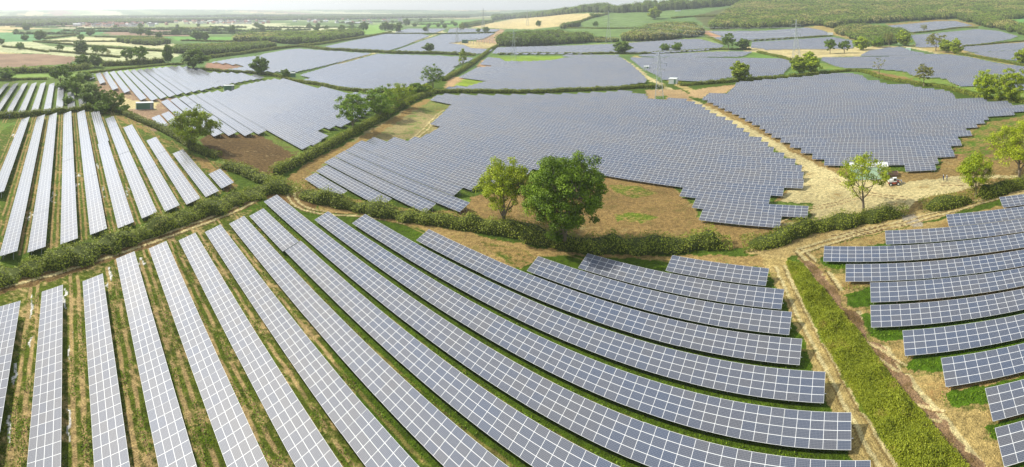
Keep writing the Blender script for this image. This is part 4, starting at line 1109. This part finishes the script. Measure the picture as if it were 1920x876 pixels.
# woods -------------------------------------------------------------
def wood(poly_px, label, hmin, hmax, cw, per, leaf, mat='wood_leaf', seed=1, tint=(0, 1), name="woodland", xmax=None):
    rs = np.random.RandomState(seed)
    P = [tuple(at(*p)[:2]) for p in poly_px]
    A = np.array(P)
    x0, x1, y0, y1 = A[:, 0].min(), A[:, 0].max(), A[:, 1].min(), A[:, 1].max()
    gx, gy = np.meshgrid(np.arange(x0, x1, cw * .86), np.arange(y0, y1, cw * .86))
    gx = (gx + rs.uniform(-.5, .5, gx.shape) * cw).ravel(); gy = (gy + rs.uniform(-.5, .5, gy.shape) * cw).ravel()
    k = inside(P, gx, gy); gx, gy = gx[k], gy[k]
    pxx = CX + F * np.arctan2(gx, gy); k = (pxx > -60) & (pxx < 1990); gx, gy = gx[k], gy[k]
    gzv = terrain(gx, gy)
    Cs, Ds, Ts, BV, BQ = [], [], [], [], []
    patch = vnoise(gx / 55 + seed, gy / 55); lump = vnoise(gx / 34 + 40, gy / 34 + seed)
    cw *= 1.25; per = int(per * 1.5); leaf *= .85
    for i in range(len(gx)):
        g_ = min(1, max(0, .55 * rs.rand() ** 1.5 + .75 * (lump[i] - .2))); h = hmin + (hmax - hmin) * g_ * rs.uniform(.8, 1.15); w = cw * (.42 + .42 * g_)
        kq = per
        d = rs.normal(size=(kq, 3)); d /= np.linalg.norm(d, axis=1)[:, None]
        lowq = rs.rand(kq) < .3
        d[:, 2] = np.where(lowq, -np.abs(d[:, 2]) * .7, np.abs(d[:, 2]))
        q = np.stack([gx[i] + d[:, 0] * w, gy[i] + d[:, 1] * w, gzv[i] + h * .55 + d[:, 2] * h * .47], 1) + rs.normal(size=(kq, 3)) * leaf * .25
        tv = np.clip(rs.uniform(*tint) + .9 * (patch[i] - .5), 0, 1)
        Cs.append(q); Ds.append(d); Ts.append(np.full(kq * 4, tv))
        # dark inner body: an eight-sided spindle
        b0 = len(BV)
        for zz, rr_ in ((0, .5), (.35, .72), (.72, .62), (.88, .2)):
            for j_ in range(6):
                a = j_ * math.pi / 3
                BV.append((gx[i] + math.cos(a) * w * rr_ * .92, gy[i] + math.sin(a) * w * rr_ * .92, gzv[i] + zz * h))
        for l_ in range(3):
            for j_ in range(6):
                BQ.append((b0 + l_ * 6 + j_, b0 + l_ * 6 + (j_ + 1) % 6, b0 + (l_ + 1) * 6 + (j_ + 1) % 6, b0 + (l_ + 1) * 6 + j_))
    C = np.concatenate(Cs)
    V, Qs = leaf_quads(C, leaf, rs, .3, .9, np.concatenate(Ds))
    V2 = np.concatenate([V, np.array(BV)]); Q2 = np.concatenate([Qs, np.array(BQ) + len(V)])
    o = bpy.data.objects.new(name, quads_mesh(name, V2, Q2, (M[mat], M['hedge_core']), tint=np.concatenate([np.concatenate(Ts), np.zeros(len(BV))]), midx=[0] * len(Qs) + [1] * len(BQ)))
    tag(link(o), label, "wood", kind="stuff")
    print("wood", label[:30], len(gx))

wood([(437,78.5),(512,80.5),(540,83),(585,83),(640,74),(680,66.5),(670,60),(600,64),(520,68),(450,73)], "long mixed wood on the plain behind the bright far fields", 8, 13, 12, 55, 1.7, seed=2, tint=(0, .75))
wood([(326,100),(392,104),(450,99),(515,90),(505,85),(400,90),(330,93)], "dense young plantation below the green field", 7, 9, 8, 40, 1.3, seed=3, tint=(.2, .75), name="plantation")
wood([(222,79),(250,83.5),(290,86),(318,82),(300,76),(225,74)], "small rounded plantation among the cream fields", 7, 9, 8, 40, 1.3, seed=4, tint=(.2, .75), name="plantation")
wood([(930,88),(960,88),(1063,84),(1114,79),(1090,72),(1050,68),(990,68),(945,74)], "dark green wood at the foot of the yellow slope", 9, 18, 12, 80, 1.5, seed=5, tint=(0, .62))
wood([(1052,55),(1088,50),(1082,46),(1056,50)], "small clump at the corner of the yellow slope", 9, 13, 10, 45, 1.5, seed=6, tint=(0, .6))
wood([(1110,80),(1160,79),(1160,76),(1112,75)], "low thicket joining the two woods below the green slope", 5, 8, 8, 30, 1.4, seed=7, tint=(.3, .9))
wood([(1160,79),(1210,78),(1280,73),(1318,68),(1316,60),(1300,52),(1230,52),(1185,66)], "brownish wood between the green slopes and the far field", 11, 15, 12, 65, 1.6, seed=8, tint=(.3, 1))
wood([(1332,55),(1438,53.5),(1500,50.5),(1540,48),(1560,54),(1605,46),(1700,40),(1792,35),(1830,46),(1870,56),(1930,68),(2000,76),(2000,60),(1920,54),(1870,42),(1990,22),(1990,-8),(1700,-10),(1500,-8),(1400,2),(1385,10),(1360,30),(1338,46)], "large pale green and brown wood covering the hill", 11, 16, 13, 60, 1.7, seed=9, tint=(.15, 1))
wood([(1562,60),(1600,74),(1640,88),(1690,80),(1702,70),(1690,58),(1640,54),(1590,52)], "scrubby clump between the hill fields", 7, 11, 10, 45, 1.5, seed=10, tint=(.1, .8))
wood([(925,39),(960,35),(1050,28),(1150,25),(1215,23),(1280,18.5),(1335,14),(1392,9),(1400,0),(1280,10),(1150,19),(1050,23),(960,30),(925,34)], "row of tall trees along the skyline ridge", 12, 30, 17, 70, 2.0, seed=11, tint=(0, .45), name="ridge_wood")
wood([(-60,47),(60,49),(150,46),(330,43),(330,38.5),(-60,38.5)], "hazy blue woodland this side of the far hills", 10, 14, 24, 22, 3.5, mat='dark_leaf', seed=12, name="distant_woodland")
wood([(500,38),(640,37),(900,31),(940,29),(940,26.5),(700,28),(500,33)], "hazy belt of trees beneath the far hills in the centre", 10, 14, 30, 20, 4.2, mat='dark_leaf', seed=13, name="distant_woodland")
wood([(-60,44.5),(150,42),(430,38.5),(700,35.5),(880,33),(880,32),(700,33.5),(430,36.5),(150,39.5),(-60,41.5)], "dark hazy belt of woodland beyond the village", 13, 18, 24, 24, 3.2, mat='dark_leaf', seed=17, name="distant_woodland")
wood([(-60,36),(300,33),(700,30),(700,29.3),(300,32),(-60,34.5)], "farthest dark tree belt under the hills", 14, 20, 36, 20, 4.5, mat='dark_leaf', seed=18, name="distant_woodland")
wood([(210,56.5),(330,55.5),(330,54.5),(210,54.8)], "thin line of far bushes in front of the village", 5, 8, 14, 20, 2.2, seed=14, mat='dark_leaf', name="distant_woodland")
wood([(340,58),(415,59),(415,57),(340,56)], "loose thicket behind the dark tree trio", 7, 10, 13, 30, 2.0, seed=15, tint=(.2, .8))
wood([(875,51),(900,45),(925,42),(905,41),(870,46)], "dark thicket beside the yellow field", 8, 12, 13, 30, 2.0, seed=16, mat='dark_leaf')

# ------------------------------------------------------------------ small buildings and equipment
def cabin(px, py, L, W, Hh, rz, wall, label, roof='white', name="equipment_cabin", door=True):
    p = at(px, py)
    root = empty(name, tuple(p), rz, label=label, cat="cabin")
    b = MB(); b.box(-L / 2, L / 2, 0, W, .15, Hh)
    for k in range(int(L / .6)):
        x = -L / 2 + .3 + k * .6
        b.box(x - .05, x + .05, -.035, 0, .25, Hh - .1)
    b.build("wall", (M[wall],), root)
    b = MB(); b.box(-L / 2 - .12, L / 2 + .12, -.15, W + .12, Hh + .003, Hh + .2); b.build("roof", (M[roof],), root)
    b = MB(); b.box(-L / 2 - .3, L / 2 + .3, -.3, W + .3, 0, .147); b.build("plinth", (M['grey'],), root)
    if door:
        d = MB(); d.box(L / 2 - 1.9, L / 2 - .5, -.09, -.04, .2, Hh - .3); dd = d.build("door", (M['cab_green' if wall != 'cab_green' else 'grey'],), root)
        h_ = MB(); h_.box(L / 2 - 1.3, L / 2 - 1.22, -.13, -.092, 1.1, 1.4); h_.build("handle", (M['black'],), dd)
cabin(272, 205, 9.2, 3.0, 3.3, .12 + .75, 'cab_green', "long dark green cabin with a pale roof beside the left tree group")
cabin(430, 170, 6.6, 3.0, 3.2, .75, 'cab_green', "green cabin at the edge of the bright row field by the service track")
cabin(548, 144.5, 5.4, 3.0, 3.0, .6, 'cab_green', "green cabin behind the far cross hedge", door=False)
cabin(1212, 132, 4.6, 5.0, 3.3, -.3, 'white', "small white cabin with a green door higher up the pale track")
cabin(1261, 157.5, 5.6, 6.0, 3.6, -.5, 'white', "white cabin with a green door lower on the pale track")
cabin(1629, 337, 12.0, 4.0, 3.9, -.72 + .05, 'cab_pale', "long pale green cabin behind the slender oak")
cabin(1703, 95, 6.5, 4.0, 3.3, -.9, 'cab_pale', "pale kiosk beside the track on the far right", door=False)
cabin(1685, 83, 2.6, 3.0, 4.0, -.9, 'cab_pale', "narrow pale kiosk left of a bright oak", door=False)
cabin(1557, 66.5, 9, 4.0, 4.5, -.7, 'white', "white cabin below the hill wood", door=False)
cabin(872, 81, 10.5, 6.0, 5.2, .1, 'cab_green', "dark green substation building in the far bright field", roof='cab_green', name="substation_building")
cabin(1271, 21.5, 16, 6.0, 3.5, -.3, 'white', "white barn on the skyline slope", name="barn", door=False)

def switchgear(px, py, i, label):
    p = at(px, py); root = empty("switchgear_post", tuple(p), .1, label=label, cat="switchgear", group="switchgear posts of the substation")
    b = MB(); b.box(-.25, .25, -.25, .25, 0, 6.5); b.build("post", (M['pylon'],), root)
    b = MB(); b.box(-2.4, 2.4, -.15, .15, 6.503, 6.85)
    b.build("crossbar", (M['pylon'],), root)
    for x in (-2, 0, 2):
        b = MB(); b.box(x - .18, x + .18, -.18, .18, 6.853, 8.2); b.build("insulator", (M['grey'],), root)
for i, (px, py) in enumerate([(882,81),(888,83),(893,80),(898,83),(903,79.5),(908,82),(913,79),(918,82),(923,79.5)]):
    switchgear(px, py, i, "pale switchgear post standing in the substation beside the green building")

def pylon(px, py, h, base_w, rz, label, rad_=.12, arms=(.62, .74, .86), arm_l=.15):
    p = at(px, py); root = empty("electricity_pylon", tuple(p), rz, label=label, cat="pylon", group="lattice electricity pylons")
    b = MB()
    def wid(z): return (base_w * (1 - z / (h * .62)) + 1.9 * (z / (h * .62))) if z < h * .62 else 1.9 * (1 - (z - h * .62) / (h * .38) * .75)
    nlev = 12
    zs = [h * (1 - (1 - k / nlev) ** 1.35) for k in range(nlev + 1)]
    cs = [(-1, -1), (1, -1), (1, 1), (-1, 1)]
    for c in cs:
        b.tube([(c[0] * wid(z) / 2, c[1] * wid(z) / 2, z - (.3 if z == 0 else 0)) for z in zs], rad_ * 1.3, 4)
    for z0, z1 in zip(zs, zs[1:]):
        for k in range(4):
            c, d = cs[k], cs[(k + 1) % 4]
            b.tube([(c[0] * wid(z0) / 2, c[1] * wid(z0) / 2, z0), (d[0] * wid(z1) / 2, d[1] * wid(z1) / 2, z1)], rad_ * .75, 3)
            b.tube([(d[0] * wid(z0) / 2, d[1] * wid(z0) / 2, z0), (c[0] * wid(z1) / 2, c[1] * wid(z1) / 2, z1)], rad_ * .75, 3)
            b.tube([(c[0] * wid(z1) / 2, c[1] * wid(z1) / 2, z1), (d[0] * wid(z1) / 2, d[1] * wid(z1) / 2, z1)], rad_ * .6, 3)
    b.build("lattice_tower", (M['pylon'],), root)
    for f_ in arms:
        z = h * f_; w = h * arm_l * (1 - .25 * abs(f_ - .74) / .12)
        for s_ in (-1, 1):
            a = MB()
            for yy in (-1, 1):
                a.tube([(s_ * wid(z) / 2, yy * wid(z) / 2, z), (s_ * w, 0, z + .2)], rad_ * .9, 4)
                a.tube([(s_ * wid(z) / 2, yy * wid(z) / 2, z + h * .035), (s_ * w, 0, z + .2)], rad_ * .7, 4)
            arm = a.build("cross_arm", (M['pylon'],), root)
            q = MB(); q.tube([(s_ * w, 0, z + .15), (s_ * w, 0, z - h * .055)], rad_ * 1.5, 6); q.build("insulator", (M['grey'],), arm)
    return p, h, rz
PYL = [
 pylon(1493, 110, 43, 8.5, -.35, "large pale pylon in the yard on the right", .12),
 pylon(1236, 187, 28.5, 5.0, -.2, "nearest slim pylon straddling the pale track crossing", .06),
 pylon(1141, 80, 50, 9, -.3, "tall pylon at the foot of the green slope", .08),
 pylon(963, 115, 33, 6, -.3, "faint pylon over the far central field", .05),
 pylon(857, 80, 27, 5, -.2, "faint pylon beside the substation", .10),
 pylon(906, 52, 58, 9, -.2, "distant pylon rising over the left horizon", .2),
 pylon(989, 48, 44, 8, -.3, "faint pylon on the yellow slope", .12),
 pylon(802, 63, 22, 4, -.2, "low faint pylon by the far plain track", .10),
]
def cable(a, b, fz, side, label):
    (pa, ha, ra), (pb, hb, rb) = a, b
    wa, wb = ha * .15, hb * .15
    A_p = np.array(pa) + np.array([side * wa * math.cos(ra), side * wa * math.sin(ra), ha * fz - 2.2])
    B_p = np.array(pb) + np.array([side * wb * math.cos(rb), side * wb * math.sin(rb), hb * fz - 2.2])
    m = MB(); pts = []
    for k in range(17):
        t = k / 16; q = A_p * (1 - t) + B_p * t; q[2] -= 4 * 7 * t * (1 - t); pts.append(q)
    m.tube(pts, .05, 4)
    o = m.build("power_cable", (M['pylon'],)); tag(o, label, "cable", "cables between the two tall pylons")
for fz in (.62, .74, .86):
    for side in (-1, 1):
        cable(PYL[2], PYL[0], fz, side, "thin power cable sagging between the two tallest pylons")

# telehandler beside the pale cabin
def telehandler():
    p = at(1676, 347); root = empty("telehandler", tuple(p), -.55, label="small red and white telehandler parked beside the pale green cabin", cat="vehicle")
    b = MB(); b.box(-1.6, 1.6, -.75, .75, .55, 1.15); b.box(-1.75, -.5, -.8, .8, 1.153, 1.75, 1); b.build("chassis", (M['red'], M['white']), root)
    b = MB(); b.box(-.35, .75, -.85, .0, 1.153, 2.35); cb = b.build("cab", (M['white'],), root)
    b = MB(); b.box(-.25, .65, -.88, -.853, 1.5, 2.2); b.box(.753, .78, -.75, -.1, 1.5, 2.2); b.build("window", (M['glass'],), cb)
    b = MB(); b.tube([(-1.5, .4, 1.95), (.6, .4, 1.75), (2.4, .4, .95)], .16, 6); b.build("boom", (M['grey'],), root)
    b = MB(); b.box(2.4, 2.5, -.3, 1.0, .35, 1.2); b.box(2.5, 3.5, 0, .12, .35, .42); b.box(2.5, 3.5, .6, .72, .35, .42); b.build("fork", (M['grey'],), root)
    for x in (-1.15, 1.15):
        for y in (-.95, .95):
            b = MB(); b.wheel((x, y, .55), .55, .38); w = b.build("wheel", (M['black'],), root)
            b = MB(); b.wheel((x, y * 1.02, .55), .26, .40); b.build("rim", (M['white'],), w)
telehandler()
def skip_():
    p = at(1673, 330); root = empty("waste_skip", tuple(p), -.68, label="low open brown skip between the cabin and the panels", cat="skip")
    b = MB(); b.box(-1.9, 1.9, 0, .1, .1, 1.1); b.box(-1.9, 1.9, 1.5, 1.6, .1, 1.1); b.box(-1.9, -1.8, .102, 1.498, .1, 1.1); b.box(1.8, 1.9, .102, 1.498, .1, 1.1); b.box(-1.798, 1.798, .102, 1.498, .1, .2)
    b.build("body", (M['brick'],), root)
    b = MB(); b.box(-1.7, 1.7, .25, .4, 0, .097); b.box(-1.7, 1.7, 1.2, 1.35, 0, .097); b.build("skid", (M['grey'],), root)
skip_()

# two people standing in the yard
def person(px, py, rz, label, top):
    p = at(px, py)
    me_ = bpy.data.meshes.new("person")
    J = [(0, 0, .95), (0, 0, 1.2), (0, 0, 1.42), (0, 0, 1.52), (0, -.02, 1.63), (0, -.02, 1.74),
         (.10, 0, .9), (.11, .03, .5), (.12, .0, .08), (.12, -.14, .05), (-.10, 0, .9), (-.11, -.06, .5), (-.12, .02, .08), (-.12, -.12, .05),
         (.20, 0, 1.40), (.25, .02, 1.12), (.22, -.14, .92), (-.20, 0, 1.40), (-.26, .02, 1.12), (-.20, -.16, .95)]
    E_ = [(0, 1), (1, 2), (2, 3), (3, 4), (4, 5), (0, 6), (6, 7), (7, 8), (8, 9), (0, 10), (10, 11), (11, 12), (12, 13), (2, 14), (14, 15), (15, 16), (2, 17), (17, 18), (18, 19)]
    Rr = [.15, .15, .16, .06, .105, .09, .10, .07, .05, .045, .10, .07, .05, .045, .075, .05, .035, .075, .05, .035]
    me_.from_pydata(J, E_, [])
    o = link(bpy.data.objects.new("person", me_))
    o.location = p; o.rotation_euler = (0, 0, rz)
    sk = o.modifiers.new("skin", 'SKIN'); o.modifiers.new("sub", 'SUBSURF').levels = 1
    for i, v in enumerate(me_.skin_vertices[0].data): v.radius = (Rr[i], Rr[i] * .8)
    me_.skin_vertices[0].data[0].use_root = True
    me_.materials.append(M['navy'])
    tag(o, label, "person", "people talking in the work yard")
    h_ = MB(); vs = []
    for k, (rr_, zz) in enumerate(((.11, 1.70), (.115, 1.76), (.09, 1.83), (.03, 1.86))):
        pass
    h_.tube([(0, -.02, 1.72), (0, -.02, 1.78), (0, -.02, 1.84), (0, -.02, 1.87)], [.125, .12, .09, .02], 10); h_.tube([(0, -.02, 1.70), (0, -.02, 1.72)], [.15, .13], 10)
    h_.build("helmet", (M['white'],), o)
    j_ = MB(); j_.tube([(0, 0, 1.0), (0, 0, 1.2), (0, 0, 1.44)], [.17, .175, .18], 10); j_.build("jacket", (M[top],), o)
person(1769, 339, 1.2, "left of two people in the yard, in a dark jacket and pale helmet", 'navy')
person(1775.5, 339.5, -1.4, "right of two people in the yard, in a grey jacket and pale helmet", 'grey')

# village on the plain
def house_mesh(wall, roof, L, W, Hw, Hr):
    b = MB(); b.box(-L / 2, L / 2, -W / 2, W / 2, 0, Hw, 0)
    v = [(-L / 2 - .4, -W / 2 - .4, Hw - .1), (L / 2 + .4, -W / 2 - .4, Hw - .1), (L / 2 + .4, W / 2 + .4, Hw - .1), (-L / 2 - .4, W / 2 + .4, Hw - .1), (-L / 2 - .4, 0, Hw + Hr), (L / 2 + .4, 0, Hw + Hr)]
    b.add(v, [(0, 1, 5, 4), (2, 3, 4, 5), (0, 4, 3, 3), (1, 2, 5, 5)], 1)
    b.box(L / 4, L / 4 + .8, -.4, .4, Hw + Hr * .6, Hw + Hr + 1.0, 0)
    for x in (-L / 3, 0, L / 3):
        b.box(x - .6, x + .6, -W / 2 - .03, -W / 2, 1, 2.4, 2)
    V_ = np.concatenate(b.v); me_ = bpy.data.meshes.new("house")
    faces = [tuple(dict.fromkeys(int(i) for i in q)) for q in np.concatenate(b.q)]
    me_.from_pydata([tuple(a) for a in V_], [], faces)
    for mt in (M[wall], M[roof], M['glass']): me_.materials.append(mt)
    for i, pl in enumerate(me_.polygons): pl.material_index = b.m[i]
    return me_
HM = [house_mesh('render_wall', 'roof_tile', 13, 8, 5.5, 3), house_mesh('brick', 'roof_tile', 11, 8, 5.5, 3), house_mesh('white', 'slate', 15, 9, 5.5, 3.5), house_mesh('white', 'white', 20, 10, 5, 2), house_mesh('render_wall', 'slate', 11, 8, 5.5, 3)]
rh = random.Random(31)
for i in range(150):
    u_ = rh.random()
    if u_ < .42: px, py = rh.gauss(225, 36), rh.uniform(44.5, 50)
    elif u_ < .8: px, py = rh.uniform(330, 505), rh.uniform(40.5, 46)
    else: px, py = rh.uniform(510, 760), rh.uniform(37, 45)
    p = at(px, py)
    o = bpy.data.objects.new("house", HM[rh.choice([0, 0, 1, 2, 2, 3, 4])])
    link(o); o.location = p; o.rotation_euler = (0, 0, rh.uniform(0, 3.14))
    s_ = rh.uniform(.85, 1.4); o.scale = (s_, s_, s_)
    tag(o, "small house with a pitched roof in the village on the hazy plain", "house", "houses of the distant village")

# ------------------------------------------------------------------ haze: the air itself
if HAZE > 0:
    b = MB(); b.box(-9800, 9800, -9800, 9800, -1.5, 190)
    t = NT('haze_air'); t.t.nodes.remove(t.b)
    pv = t.n("ShaderNodeVolumePrincipled")
    pv.inputs["Color"].default_value = (.90, .96, 1.0, 1)
    pv.inputs["Density"].default_value = HAZE
    pv.inputs["Anisotropy"].default_value = .32
    t.l(pv.outputs[0], t.t.nodes["Material Output"].inputs["Volume"])
    o = b.build("haze", (t.m,)); tag(o, kind="stuff")
